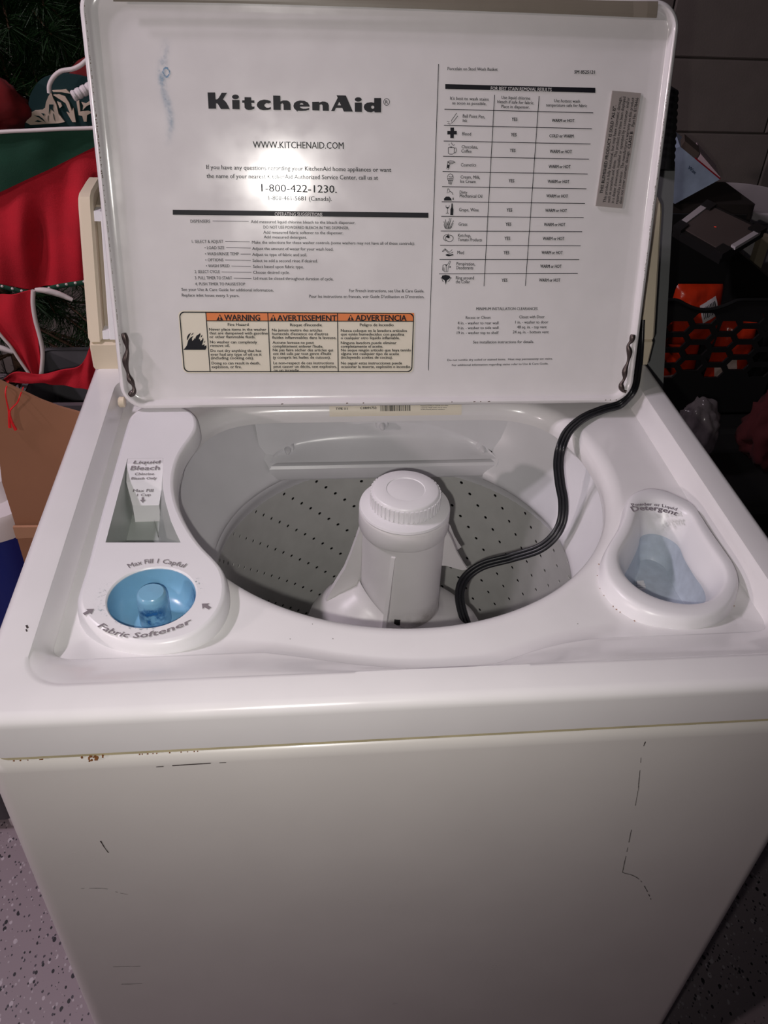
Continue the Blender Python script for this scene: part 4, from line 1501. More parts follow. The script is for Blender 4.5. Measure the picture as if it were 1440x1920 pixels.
# ------------------------------------------------------------------ power cord
CP = [Vector(q) * 1e-5 for q in [(32138, 53000, 96995), (32159, 51500, 94133), (31409, 49000, 92516), (29696, 45037, 91800), (28848, 45259, 89700), (26434, 44697, 89250), (23607, 42932, 89250), (20968, 40140, 89200), (19547, 37738, 88600), (19502, 37438, 86600), (19957, 36870, 84200), (20535, 36156, 82000), (20491, 35155, 80000), (19582, 34150, 78500), (17834, 33804, 76800), (14921, 34242, 75200), (11562, 34540, 73800), (9576, 34200, 72200), (9007, 33837, 70000), (9376, 33100, 67700), (10283, 32003, 65500), (11423, 30952, 63200), (12835, 30194, 61500)]]
CP = [Vector(p) for p in smooth_open([tuple(p) for p in CP], 8)]
view = Vector((-0.10, -0.40, 1.40))
mb = MB()
sides = []
for i, p in enumerate(CP):
    t = (CP[min(i + 1, len(CP) - 1)] - CP[max(i - 1, 0)]).normalized()
    face = (view - p).normalized()
    if p.y > 0.39 and p.z < 0.93:
        face = (face * 0.3 + Vector((0, 0, 1))).normalized()
    sides.append(t.cross(face).normalized())
for it in range(6):
    sides = [(sides[max(i - 1, 0)] + sides[i] + sides[min(i + 1, len(sides) - 1)]).normalized() for i in range(len(sides))]
for k in (-1, 0, 1):
    mb.tube([p + s * 0.0037 * k for p, s in zip(CP, sides)], 0.00235, 8)
cord = mb.build('power_cord', CORDM, None, 50, origin=(0.2, 0.4, 0.6))
tag(cord, 'flat black power cord draped over the washer deck into the tub', 'power cord')
# ------------------------------------------------------------------ left side: christmas things, box, bins
mm = lambda l: [Vector(p) * 0.001 for p in l]
REDF = mat('red_felt', srgb(188, 12, 36), 0.85, var=0.18, vscale=18, bump=0.4, bscale=500)
REDV = mat('red_velvet', srgb(104, 5, 10), 0.95, var=0.35, vscale=40, sheen=0.0)
GREENF = mat('green_felt', srgb(14, 62, 44), 0.9, var=0.15, vscale=30, bump=0.3, bscale=600)
DGREEN = mat('dark_green_felt', srgb(10, 48, 50), 0.9, var=0.12, vscale=30)
PIPING = mat('white_piping', srgb(214, 204, 202), 0.6, var=0.05)
CREAMF = mat('cream_applique', srgb(206, 186, 168), 0.8, var=0.06)
NEEDLE = mat('pine_needle', srgb(24, 48, 22), 0.5, var=0.5, vscale=30, spec=0.2)
BARK = mat('branch_brown', srgb(72, 50, 32), 0.8)
TINSEL = mat('tinsel_tip', srgb(190, 200, 190), 0.15, metal=0.7)
CARD = mat('cardboard', srgb(146, 100, 74), 0.85, var=0.07, vscale=10)
CARDE = mat('cardboard_edge', srgb(84, 58, 40), 0.9)
BLUET = mat('blue_tub', srgb(20, 40, 128), 0.4, var=0.05)
WHITEP = mat('white_lid_plastic', srgb(226, 218, 220), 0.25)
GREYB = mat('grey_bin_plastic', srgb(96, 94, 98), 0.35, var=0.1)
REDC = mat('red_cord', srgb(214, 20, 26), 0.5)


def cloth(top_, bot_, amp, waves, ph=0.0, rows=14, per=8, thick=0.004, droop=0.0):
    """hanging fabric between two edges, with folds running down it and real thickness"""
    a = smooth_open([tuple(p) for p in top_], per)
    b = smooth_open([tuple(p) for p in bot_], per)
    k = min(len(a), len(b))
    g = []
    for r in range(rows + 1):
        t = r / rows
        row = []
        for i in range(k):
            s = i / (k - 1)
            p = Vector(a[i]).lerp(Vector(b[i]), t)
            f = amp * min(1.0, t * 2.2) * (0.3 + 0.7 * math.sin(PI * (0.15 + 0.7 * t))) * (math.sin(waves * 2 * PI * s + ph + 1.1 * t) + 0.5 * math.sin(waves * 4.7 * s * PI + 2 * ph - 2 * t))
            p.y += f - droop * math.sin(PI * t)
            row.append(p)
        g.append(row)
    back = [[p + Vector((0, thick, 0)) for p in r] for r in g]
    m_ = MB()
    ring_ = g + back[::-1] + [g[0]]
    m_.loft(ring_, False)
    return m_


RED_T = mm([(-620,950,956),(-541,950,991),(-490,950,1013),(-439,950,1035),(-391,950,1058),(-352,950,1075)])
RED_B = mm([(-646,950,855),(-576,950,841),(-527,950,830),(-484,950,840),(-436,950,848),(-393,950,857)])
GRN_T = mm([(-588,940,1067),(-520,940,1074),(-474,940,1077),(-429,940,1080),(-385,940,1082),(-349,940,1085)])
skirt = thing('tree_skirt', 'red felt tree skirt with green band and dotted ribbon hem hanging left of the washer', 'tree skirt', (-0.5, 0.95, 0.84))
cloth(RED_T, RED_B, 0.010, 2.2, 0.4).build('red_felt', REDF, skirt, 60)
cloth(GRN_T, [p + Vector((0, -0.006, -0.004)) for p in RED_T], 0.004, 1.5, 1.0, rows=8).build('green_band', GREENF, skirt, 60)
mb = MB()
mb.tube(smooth_open([tuple(p + Vector((0, -0.004, 0))) for p in GRN_T], 6), 0.0028, 8)
mb.build('piping', PIPING, skirt, 60)
hem = smooth_open([tuple(p + Vector((0, -0.012, 0))) for p in RED_B], 24)
mb = MB()
mb.loft([[(x, y + dy, z + dz) for x, y, z in hem] for dy, dz in ((0, .004), (-.002, .003), (-.0025, 0), (-.002, -.003), (0, -.004), (.002, 0), (0, .004))], False)
ribbon = mb.build('ribbon_hem', GREENF, skirt, 60)
mb = MB()
acc = 0.0
for i in range(1, len(hem)):
    a, b = Vector(hem[i - 1]), Vector(hem[i])
    acc += (b - a).length
    if acc > 0.0135:
        acc = 0.0
        p = b
        mb.lathe([(0.0024, 0.0), (0.0018, 0.0008), (0.0, 0.0012)], (0, 0), 8)
        for k in range(len(mb.v) - 24, len(mb.v)):
            x, y, z = mb.v[k]
            mb.v[k] = (p[0] + x, p[1] - 0.0025 - z, p[2] + 0.002 + y)
stuff(mb.build('ribbon_dots', PIPING, ribbon, 60))

# dark green felt with leaf shapes
felt = thing('leaf_felt', 'dark green felt with cream leaf shapes and a white cord loop', 'felt decoration', (-0.44, 1.0, 1.06))
FELT = mm([(-546,1000,1060),(-513,1000,1070),(-493,1000,1091),(-482,1000,1113),(-465,1000,1131),(-441,1000,1139),(-415,1000,1139),(-387,1000,1133),(-352,1000,1126),(-362,1000,1060)])
fo = smooth_closed([tuple(p) for p in FELT], 60)
mb = MB()
mb.prism([Vector(p) for p in fo], [Vector(p) + Vector((0, 0.006, 0)) for p in fo])
mb.build('felt_body', DGREEN, felt, 30)
LEAVES = [[(-502,985,1076),(-491,985,1085),(-480,985,1090),(-470,985,1091),(-465,985,1094),(-462,985,1102),(-457,985,1110),(-452,985,1116),(-451,985,1108),(-448,985,1099),(-447,985,1086),(-440,985,1075),(-450,985,1073),(-491,985,1070)],[(-450,985,1118),(-436,985,1119),(-430,985,1120),(-424,985,1114),(-437,985,1116),(-449,985,1116)],[(-450,985,1112),(-441,985,1113),(-433,985,1110),(-429,985,1102),(-427,985,1090),(-424,985,1095),(-424,985,1075),(-429,985,1075),(-435,985,1089),(-430,985,1086),(-434,985,1101),(-441,985,1106)],[(-418,985,1105),(-414,985,1105),(-415,985,1090),(-403,985,1091),(-398,985,1089),(-406,985,1085),(-408,985,1076),(-412,985,1076),(-413,985,1084),(-418,985,1085)],[(-411,985,1103),(-405,985,1101),(-398,985,1105),(-399,985,1100),(-404,985,1098),(-411,985,1092),(-409,985,1098)],[(-446,985,1103),(-441,985,1101),(-440,985,1097),(-444,985,1094),(-445,985,1099)]]
for l in LEAVES:
    q = mm(l)
    mb = MB()
    mb.prism([p + Vector((0, 0.0115, 0)) for p in q], [p + Vector((0, 0.0145, 0)) for p in q])
    mb.build('leaf', CREAMF, felt, 0)
for l in [[(-483,985,1083),(-476,985,1083),(-471,985,1079),(-468,985,1074),(-473,985,1078),(-477,985,1081)],[(-484,985,1075),(-479,985,1077),(-473,985,1075),(-478,985,1074)],[(-463,985,1083),(-462,985,1084),(-464,985,1076),(-464,985,1079)],[(-455,985,1087),(-454,985,1086),(-454,985,1076),(-455,985,1080)],[(-458,985,1099),(-452,985,1099),(-454,985,1094),(-453,985,1089),(-457,985,1093),(-461,985,1086)],[(-472,985,1087),(-467,985,1086),(-469,985,1083)]]:
    q = mm(l)
    mb = MB()
    mb.prism([p + Vector((0, 0.0108, 0)) for p in q], [p + Vector((0, 0.0116, 0)) for p in q])
    mb.build('leaf_slit', DGREEN, felt, 0)
mb = MB()
mb.tube(smooth_open([tuple(p) for p in mm([(-448,970,1120),(-446,970,1130),(-438,970,1141),(-426,970,1149),(-410,970,1152),(-398,970,1157),(-386,970,1165),(-366,970,1173)])], 6), 0.0032, 8)
mb.build('cord_loop', PIPING, felt, 60)

# ribbed white tube
mb = MB()
a, b = Vector((-0.413, 0.955, 1.119)), Vector((-0.340, 0.985, 1.150))
pts, rad = [], []
for i in range(61):
    t = i / 60
    pts.append(a.lerp(b, t))
    rad.append(0.0078 if (i % 6) < 4 else 0.0068)
rad[0] = 0.0060
mb.tube(pts, rad, 16)
tube = mb.build('ribbed_tube', WHITEP, None, 30, origin=(-0.38, 0.97, 1.12))
tag(tube, 'short white ribbed tube poking out beside the lid over the leaf felt', 'tube')


def lump(name, c, s, seed, material, label, cat, amp=0.18, sc=2.2):
    bm = bmesh.new()
    bmesh.ops.create_icosphere(bm, subdivisions=4, radius=1.0)
    for v in bm.verts:
        d = v.co.normalized()
        k = 1 + amp * noise.noise(d * sc + Vector((seed, seed * 2, 0))) + amp * 0.5 * noise.noise(d * sc * 2.6 + Vector((seed, 3, 1)))
        k += amp * 0.35 * abs(noise.noise(d * sc * 4 + Vector((1, seed, 2))))
        v.co = Vector((d.x * s[0], d.y * s[1], d.z * s[2])) * k
    me = bpy.data.meshes.new(name)
    bm.to_mesh(me)
    bm.free()
    me.materials.append(material)
    me.polygons.foreach_set('use_smooth', [True] * len(me.polygons))
    o = bpy.data.objects.new(name, me)
    COL.objects.link(o)
    o.location = c
    return tag(o, label, cat)


lump('velvet_cloth', (-0.556, 0.966, 1.103), (0.070, 0.026, 0.045), 3.0, REDV, 'crumpled dark red velvet at the left edge below the tree', 'cloth')
lump('velvet_cloth', (-0.375, 1.045, 1.125), (0.055, 0.03, 0.036), 8.0, REDV, 'dark red velvet fold behind the white cord loop', 'cloth', 0.15)

# red pennant with white piping
pen = thing('felt_pennant', 'red felt pennant with white piping pointing down below the dotted ribbon', 'pennant', (-0.54, 0.89, 0.70))
PEN = mm([(-585,890,840),(-542,890,853),(-509,890,854),(-513,890,813),(-518,890,767),(-522,890,729),(-528,890,696),(-541,890,704),(-551,890,734),(-562,890,763),(-593,890,805)])
lft = [PEN[0], PEN[10], PEN[9], PEN[8], PEN[7], PEN[6]]
rgt = [PEN[1] * 0.5 + PEN[2] * 0.5, PEN[2], PEN[3], PEN[4], PEN[5], PEN[6]]
la = smooth_open([tuple(p) for p in lft], 6)
ra = smooth_open([tuple(p) for p in [PEN[2], PEN[3], PEN[4], PEN[5], PEN[5] * .5 + PEN[6] * .5, PEN[6]]], 6)
g = []
for i in range(len(la)):
    row = []
    for k in range(13):
        t = k / 12
        p = Vector(la[i]).lerp(Vector(ra[i]), t)
        p.y += 0.007 * math.sin(t * 7 + i * .12) * math.sin(PI * t)
        row.append(p)
    g.append(row)
mb = MB()
bk_ = [[p + Vector((0, .004, 0)) for p in r] for r in g]
mb.loft(g + bk_[::-1] + [g[0]], False)
mb.build('pennant_felt', REDF, pen, 60)
for key, r in (([(-589,885,816),(-570,885,777),(-561,885,760),(-551,885,732),(-539,885,705),(-526,885,699)], 0.0026), ([(-506,885,856),(-511,885,834),(-513,885,807),(-512,885,777),(-513,885,751),(-520,885,722),(-527,885,699)], 0.0036)):
    mb = MB()
    mb.tube(smooth_open([tuple(p) for p in mm(key)], 6), r, 8)
    mb.build('piping', PIPING, pen, 60)
for key, r, lb in (([(-514,920,842),(-499,920,841),(-479,920,835),(-459,920,825)], 0.0052, 'short white satin edging just below the dotted ribbon'), ([(-634,970,723),(-610,970,716),(-590,970,707)], 0.0052, 'white satin strip in the dark gap left of the pennant')):
    mb = MB()
    pts = smooth_open([tuple(p) for p in mm(key)], 6)
    mb.tube(pts, [r * (0.5 + 0.5 * math.sin(PI * (i + 1) / (len(pts) + 1))) for i in range(len(pts))], 8)
    tag(mb.build('satin_strip', PIPING, None, 60, origin=pts[0]), lb, 'satin strip')
mb = cloth(mm([(-572,850,720),(-551,850,732),(-514,850,727),(-480,850,735),(-454,850,740),(-440,850,754),(-428,850,777),(-415,850,796)]), mm([(-570,850,714),(-550,850,713),(-517,850,714),(-497,850,709),(-473,850,705),(-454,850,703),(-439,850,700),(-428,850,695)]), 0.004, 2.0, 0.3, rows=6)
o = mb.build('felt_strip', REDF, None, 60, origin=(-0.5, 0.85, 0.70))
tag(o, 'red felt strip lying across the grey bin behind the cardboard flap', 'felt strip')
tas = thing('tassel', 'thin bright red tassel hanging in front of the cardboard flap', 'tassel', (-0.41, 0.455, 0.855))
for st_ in ([(-.4105, .472, .925), (-.4105, .456, .920), (-.4120, .4555, .905), (-.4125, .4555, .890), (-.4145, .4550, .875), (-.4160, .4550, .862)],
            [(-.3960, .472, .915), (-.3965, .456, .912), (-.4010, .4555, .902), (-.4110, .4550, .889), (-.4120, .4545, .872), (-.4100, .4545, .858)]):
    mb = MB()
    pp = [(x - 0.0145, y + (.004 if z < .915 else 0) * 0, .925 + (z - .925) * .8) for x, y, z in smooth_open(st_, 6)]
    mb.tube(pp, [0.0008 + 0.0012 * (i / len(pp)) ** 3 for i in range(len(pp))], 6)
    mb.build('strand', REDC, tas, 60)

# christmas tree: trunk, wired branches with needle brushes
tree = thing('christmas_tree', 'dark green artificial Christmas tree with tinsel-tipped needles behind the red felt', 'Christmas tree', (-0.75, 1.45, 0.0))
mb = MB()
mb.tube([(-0.75, 1.45, 0.0), (-0.75, 1.45, 1.9)], 0.018, 10)
mb.build('trunk', BARK, tree, 60)
rt = random.Random(11)


def branch(a, b, nn, length):
    a, b = Vector(a), Vector(b)
    m_ = MB()
    m_.tube([a, a.lerp(b, .5) + Vector((0, 0, 0.012)), b], [0.0035, 0.0028, 0.0016], 5)
    br = m_.build('branch', BARK, tree, 60)
    m_ = MB()
    ax = (b - a).normalized()
    up = ax.cross(Vector((0, 0, 1))).normalized()
    for i in range(nn):
        t = rt.random() ** 0.8
        p = a.lerp(b, 0.12 + 0.88 * t)
        an = rt.uniform(0, 2 * PI)
        d = (up * math.cos(an) + ax.cross(up) * math.sin(an)) + ax * rt.uniform(0.3, 1.3)
        d.normalize()
        ln = length * rt.uniform(0.55, 1.1)
        tip = p + d * ln
        s = d.cross(Vector((rt.uniform(-1, 1), rt.uniform(-1, 1), 0.3))).normalized() * 0.0008
        m_.add([p + s, p - s, tip + s * .5, tip - s * .5], [[0, 1, 3, 2]], 1 if rt.random() < 0.012 else 0)
    nd = m_.build('needles', [NEEDLE, TINSEL], br, 0, fix=False)
    nd['kind'] = 'stuff'


for k in range(90):
    z = rt.uniform(0.35, 1.60)
    an = rt.uniform(-2.6, -0.1)
    ln = rt.uniform(0.30, 0.55) * (1.9 - z * 0.62)
    ln = min(ln, 0.52)
    e = Vector((-0.75 + ln * math.cos(an), 1.45 + ln * math.sin(an), z + rt.uniform(-0.12, 0.06)))
    if e.x > -0.37 and e.y < 1.3:
        e.x = -0.40
    if e.y < 1.15:
        e.y = 1.15 + rt.uniform(0, .05)
    branch((-0.75, 1.45, z), e, 300, 0.048)
for k in range(105):
    z = rt.uniform(1.08, 1.45)
    x = rt.uniform(-0.72, -0.33)
    branch((x - 0.10, 1.36, z + 0.05), (x + rt.uniform(-.05, .05), 1.15 + rt.uniform(-.01, .06), z - 0.02), 420, 0.050)
for k in range(34):
    z = rt.uniform(0.62, 0.98)
    x = rt.uniform(-0.66, -0.33)
    branch((x - 0.06, 1.40, z + 0.04), (x + rt.uniform(-.05, .05), 1.15 + rt.uniform(0, .10), z - 0.02), 420, 0.050)

# grey bin behind the box
gb = thing('storage_bin', 'grey plastic storage bin partly hidden behind the cardboard box', 'storage bin', (-0.50, 0.98, 0))
mb = MB()
r0 = rrect(-0.545, -0.385, 0.80, 0.99, 0.015, 5)
mb.loft([[(x, y, 0.0) for x, y in offset_poly(r0, .012)], [(x, y, 0.70) for x, y in r0], [(x, y, 0.70) for x, y in offset_poly(r0, .004)], [(x, y, 0.02) for x, y in offset_poly(r0, .016)]], True, True, True)
mb.build('bin_body', GREYB, gb, 40)
mb = MB()
r1 = offset_poly(r0, -0.006)
mb.loft([[(x, y, .690) for x, y in r0], [(x, y, .690) for x, y in r1], [(x, y, .703) for x, y in r1], [(x, y, .703) for x, y in offset_poly(r0, .004)]])
mb.build('bin_rim', GREYB, gb, 40)

# cardboard box with one flap standing up
cb = thing('cardboard_box', 'brown cardboard box with its flap standing up against the washer side', 'cardboard box', (-0.405, 0.50, 0))
T_ = 0.004
x0, x1, y0, y1, zt = -0.452, -0.356, 0.440, 0.61, 0.735


def panel(pts, nrm, name, material=CARD):
    m_ = MB()
    f_ = [Vector(p) for p in pts]
    m_.prism(f_, [p + Vector(nrm) * T_ for p in f_])
    return m_.build(name, material, cb, 0)


panel([(x0, y0, 0), (x1, y0, 0), (x1, y0, zt), (x0, y0, zt)], (0, 1, 0), 'front_panel')
panel([(x0, y1, 0), (x1, y1, 0), (x1, y1, zt), (x0, y1, zt)], (0, -1, 0), 'back_panel')
panel([(x0, y0 + T_, 0), (x0, y1 - T_, 0), (x0, y1 - T_, zt), (x0, y0 + T_, zt)], (1, 0, 0), 'side_panel')
panel([(x1, y0 + T_, 0), (x1, y1 - T_, 0), (x1, y1 - T_, zt), (x1, y0 + T_, zt)], (-1, 0, 0), 'side_panel')
panel([(x0, y0, 0.0), (x1, y0, 0.0), (x1, y1, 0.0), (x0, y1, 0.0)], (0, 0, 1), 'bottom_panel')
FLAP = mm([(-465,460,950),(-430,460,929),(-392,460,906),(-373,460,897),(-342,460,887),(-371,460,720),(-438,460,721),(-458,460,728),(-459,460,736),(-450,460,836),(-460,460,901)])
fl_ = [(-.452, .446, .737), (-.4555, .458, .80), (-.4515, .462, .836), (-.462, .464, .901), (-.470, .466, .952), (-.430, .465, .929), (-.392, .464, .906), (-.373, .463, .897), (-.350, .462, .889), (-.356, .446, .737)]
fl_ = [(x, 0.446 + (z - .737) * 0.09, z) for x, y, z in fl_]
panel(fl_, (0, 1, 0), 'flap')
panel([(x0 - 0.001, y0 - 0.001, zt - .012), (x1, y0 - 0.001, zt - .008), (x1, y0 - 0.001, zt + .004), (x0 - 0.001, y0 - 0.001, zt + .006)], (0, 1, 0), 'crease', mat('cardboard_crease', srgb(172, 126, 98), 0.85))

# blue tub with white lid on a grey box
tb = thing('storage_tub', 'blue plastic tub with a white snap-on lid left of the cardboard box', 'storage tub', (-0.74, 0.72, 0.30))
r0 = rrect(-1.02, -0.475, 0.535, 0.775, 0.065, 8)
mb = MB()
mb.loft([[(x, y, 0.30) for x, y in offset_poly(r0, .03)], [(x, y, .64) for x, y in r0]], True, True, True)
mb.build('tub_body', BLUET, tb, 40)
mb = MB()
lr = [[(x, y, z) for x, y in offset_poly(r0, d)] for d, z in ((-.004, .640), (-.010, .643), (-.010, .672), (-.006, .680), (.02, .684), (.035, .705), (.05, .708))]
mb.loft(lr, True, True, True)
mb.build('tub_lid', WHITEP, tb, 40)
gx = thing('low_stand', 'low dark grey stand with a white leg at the floor left of the washer', 'stand', (-0.82, 0.7, 0))
mb = MB()
r2 = rrect(-1.02, -0.62, 0.50, 0.92, 0.02, 5)
mb.loft([[(x, y, .03) for x, y in r2], [(x, y, .30) for x, y in r2]], True, True, True)
mb.build('stand_body', mat('stand_grey', srgb(84, 84, 88), .5, var=.1), gx, 30)
for x, y in ((-.632, .512), (-1.0, .52), (-.64, .90), (-1.0, .90)):
    mb = MB()
    mb.lathe([(0.006, 0), (0.007, .002), (0.007, .035)], (x, y), 12, cap0=True, cap1=True)
    mb.build('stand_leg', WHITEP, gx, 40)

# ------------------------------------------------------------------ right side
GREYP = mat('grey_panel_plastic', srgb(120, 122, 122), 0.5, var=0.06)
BLACKP = mat('black_plastic', (0.012, 0.012, 0.012, 1), 0.45)
BLACKG = mat('black_grip', (0.01, 0.01, 0.01, 1), 0.6)
ORANGEB = mat('orange_wrap', srgb(204, 54, 24), 0.22, var=0.25, vscale=30, bump=0.8, bscale=60)
PALE = mat('pale_wrap', srgb(206, 182, 172), 0.3, var=0.1)
SCREEN = mat('dark_screen', srgb(98, 86, 82), 0.35)
# leaning grey panel with a ribbed grip
lp = thing('leaning_panel', 'tall grey panel with a ribbed black grip leaning beside the console', 'leaning panel', (0.383, 0.14, 0))
ly_ = lambda z: 0.597 + (z - 0.859) * 0.515
mb = MB()
mb.prism([(0.352, ly_(z), z) for z in (0.0, 1.10)] + [(0.405, ly_(z), z) for z in (1.10, 0.0)],
         [(0.352, ly_(z) + .03, z) for z in (0.0, 1.10)] + [(0.405, ly_(z) + .03, z) for z in (1.10, 0.0)])
mb.build('panel_body', GREYP, lp, 0)
gd = Vector((0, 0.515, 1)).normalized()
gp = Vector((0.386, ly_(1.09) + .012, 1.09))
mb = MB()
pts, rad = [], []
for i in range(49):
    t = i / 48
    pts.append(gp + gd * (0.106 * t))
    base = 0.0215 if t < .93 else 0.0215 - .010 * (t - .93) / .07
    rad.append(base - (0.0012 if (i % 4) >= 2 and .1 < t < .9 else 0))
mb.tube(pts, rad, 20)
mb.build('grip', BLACKG, lp, 30)
mb = MB()
for i in range(9):
    c = gp + gd * (0.012 + 0.0095 * i) + Vector((-0.0115, -0.0165, 0.006))
    mb.lathe([(0.0011, 0), (0.0, 0.0008)], (0, 0), 8)
    for k in range(len(mb.v) - 16, len(mb.v)):
        x, y, z = mb.v[k]
        mb.v[k] = (c.x + x, c.y - z - .001, c.z + y)
stuff(mb.build('grip_studs', mat('stud_grey', srgb(150, 150, 150), .4), lp, 0))

# black crate with hexagonal holes
CX0, CX1, CY0, CY1, CZ0, CZ1 = 0.640, 0.930, 1.15, 1.45, 0.45, 0.722
crate = thing('crate', 'black plastic crate with hexagonal holes holding orange pouches', 'crate', (0.85, 1.30, 0.45))
def hexes(u0, u1, off):
    hs = []
    c = 0
    x = u0 + 0.026
    while x < u1 - 0.02:
        for r in range(7):
            z = 0.555 + 0.036 * r + (0.018 if c % 2 else 0) + off
            if CZ0 + 0.03 < z < 0.70:
                hs.append([(x + sx, z + sz) for sx, sz in ((-.0255, 0), (-.0165, -.0125), (.0165, -.0125), (.0255, 0), (.0165, .0125), (-.0165, .0125))])
        x += 0.0525
        c += 1
    return hs


def plate(fn, u0, u1, z1, hl, name, th):
    """perforated plate in (u,z), mapped to 3D by fn(u,z,depth); the top edge dips for a handle"""
    topn = [(u1 - (u1 - u0) * i / 24, z1 - (0.016 * math.sin(PI * (i - 1) / 10) if 1 <= i <= 11 else 0)) for i in range(25)] if name == 'front_wall' else [(u1, z1), (u0, z1)]
    if name == 'front_wall':
        topn = [(u, z1 - 0.020 * max(0, math.sin(PI * min(1, max(0, (u - u0 - .03) / .13))))) for u, _ in topn]
    out = [(u0, CZ0), (u1, CZ0)] + topn
    m_ = MB()
    for d in (0, th):
        m_.fill([[fn(u, z, d) for u, z in out]] + [[fn(u, z, d) for u, z in h] for h in hl])
    for l in [out] + hl:
        m_.loft([[fn(u, z, 0) for u, z in l], [fn(u, z, th) for u, z in l]])
    return m_.build(name, BLACKP, crate, 20)


plate(lambda u, z, d: (u, CY0 + d, z), CX0, CX1, CZ1, hexes(CX0 + .024, CX1, 0.0015), 'front_wall', .005)
plate(lambda u, z, d: (u, CY1 - d, z), CX0, CX1, .80, [], 'back_wall', .005)
plate(lambda u, z, d: (CX0 + d, u, z), CY0 + .005, CY1 - .005, CZ1, hexes(CY0 + .01, CY1 - .01, 0), 'side_wall', .005)
plate(lambda u, z, d: (CX1 - d, u, z), CY0 + .005, CY1 - .005, CZ1, [], 'side_wall', .005)
mb = MB()
mb.box(((CX0 + CX1) / 2, (CY0 + CY1) / 2, CZ0 + .003), (CX1 - CX0, CY1 - CY0, .006))
mb.build('crate_floor', BLACKP, crate, 0)
mb = MB()
for a, b in (((CX0, CY0 - .002, CZ1 + .003), (CX1, CY0 - .002, CZ1 + .003)),):
    pts = [lerp(a, b, i / 24) for i in range(25)]
    pts = [(x, y, z - 0.022 * max(0, math.sin(PI * min(1, max(0, (x - CX0 - .03) / .13))))) for x, y, z in pts]
    mb.tube(pts, 0.004, 8)
mb.build('crate_rim', BLACKP, crate, 40)


def pouch(name, c, s, rz, tilt, seed, label):
    bm = bmesh.new()
    bmesh.ops.create_grid(bm, x_segments=22, y_segments=22, size=0.5)
    fr = [v.co.copy() for v in bm.verts]
    fc = [[v.index for v in f.verts] for f in bm.faces]
    bm.free()
    R_ = Matrix.Rotation(rz, 3, 'Z') @ Matrix.Rotation(tilt, 3, 'X') @ Matrix.Rotation(PI / 2, 3, 'X')
    root = thing(name, label, 'pouch', c, 'orange pouches in the black crate')
    m_ = MB()

    def P(u, v, side):
        h = (max(0, 1 - (2 * abs(u)) ** 2.6) * max(0, 1 - (2 * abs(v)) ** 2.6)) ** 0.5
        h += 0.16 * noise.noise(Vector((u * 5 + seed, v * 5, side * 3))) * h + .07 * noise.noise(Vector((u * 13 + seed, v * 13, side))) * h
        kx = (1 - 0.16 * (v + .5)) * (1 - 0.35 * max(0, 2 * abs(v) - .8) ** 2 * 4)
        return Vector(c) + R_ @ Vector((u * kx * s[0], v * s[2], side * h * s[1] / 2))
    for side in (-1, 1):
        m_.add([P(q.x, q.y, side) for q in fr], fc if side > 0 else [f[::-1] for f in fc])
    o = m_.build('wrapper', ORANGEB, root, 60)
    # printed white label with a barcode
    def lab(u0, u1, v0, v1, material, nm, lift, ang=0.0):
        m2_ = MB()
        k = 8
        g_ = []
        for j in range(k + 1):
            row = []
            for i in range(k + 1):
                u = u0 + (u1 - u0) * i / k
                v = v0 + (v1 - v0) * j / k
                uc, vc = (u0 + u1) / 2, (v0 + v1) / 2
                du, dv = u - uc, v - vc
                u2 = uc + du * math.cos(ang) - dv * math.sin(ang)
                v2 = vc + du * math.sin(ang) + dv * math.cos(ang)
                row.append(P(u2, v2, 1) + R_ @ Vector((0, 0, lift)))
            g_.append(row)
        m2_.loft(g_, False)
        return m2_.build(nm, material, root, 60)
    return root, lab


pA = pouch('orange_pouch', (0.737, 1.192, 0.672), (0.122, 0.050, 0.132), 0.0, -0.10, 1.0, 'upper orange pouch with a barcode showing above the crate rim')
pA[1](0.02, 0.36, -0.02, 0.30, WHITEP, 'barcode_label', .0015, 0.45)
for k in range(9):
    u = 0.06 + 0.031 * k
    cu_, cv_ = 0.19, 0.14
    du = u - cu_
    ca_, sa_ = math.cos(.45), math.sin(.45)
    pA[1](cu_ + du * ca_ - .008, cu_ + du * ca_ + .004 + .003 * (k % 3), cv_ + du * sa_ - .10, cv_ + du * sa_ + .10, INK, 'bar', .0028, 0.45)
pB = pouch('orange_pouch', (0.735, 1.250, 0.550), (0.150, 0.06, 0.17), 0.05, -0.05, 5.0, 'lower orange pouch behind the left hexagonal holes')
pB[1](-0.30, 0.35, -0.40, -0.22, PALE, 'pale_panel', .0015, 0.1)
pC = pouch('orange_pouch', (0.862, 1.215, 0.565), (0.090, 0.05, 0.16), -0.2, -0.05, 9.0, 'narrow orange pouch behind the right hexagonal holes')
pC[1](-0.35, 0.15, -0.30, -0.02, PALE, 'pale_panel', .0015, 0.5)

# black tote the crate stands on
tote = thing('black_tote', 'black lidded tote under the hexagonal crate', 'tote', (0.85, 1.32, 0))
mb = MB()
r0 = rrect(0.60, 1.50, 1.08, 1.59, 0.03, 5)
mb.loft([[(x, y, 0) for x, y in offset_poly(r0, .03)], [(x, y, .42) for x, y in r0], [(x, y, .42) for x, y in offset_poly(r0, -.012)], [(x, y, .448) for x, y in offset_poly(r0, -.012)], [(x, y, .45) for x, y in offset_poly(r0, .0)]], True, True, True)
mb.build('tote_body', BLACKP, tote, 30)
mb = MB()
DIMRED = mat('dim_red_print', srgb(70, 22, 22), .6)
for k in range(3):
    stroke(mb, [(0.68, 0.33 - k * .03), (0.90, 0.33 - k * .03)], lambda x, z: (x, 1.079 + (0.42 - z) * .0714, z), .012)
stuff(mb.build('tote_print', DIMRED, tote, 0, fix=False))

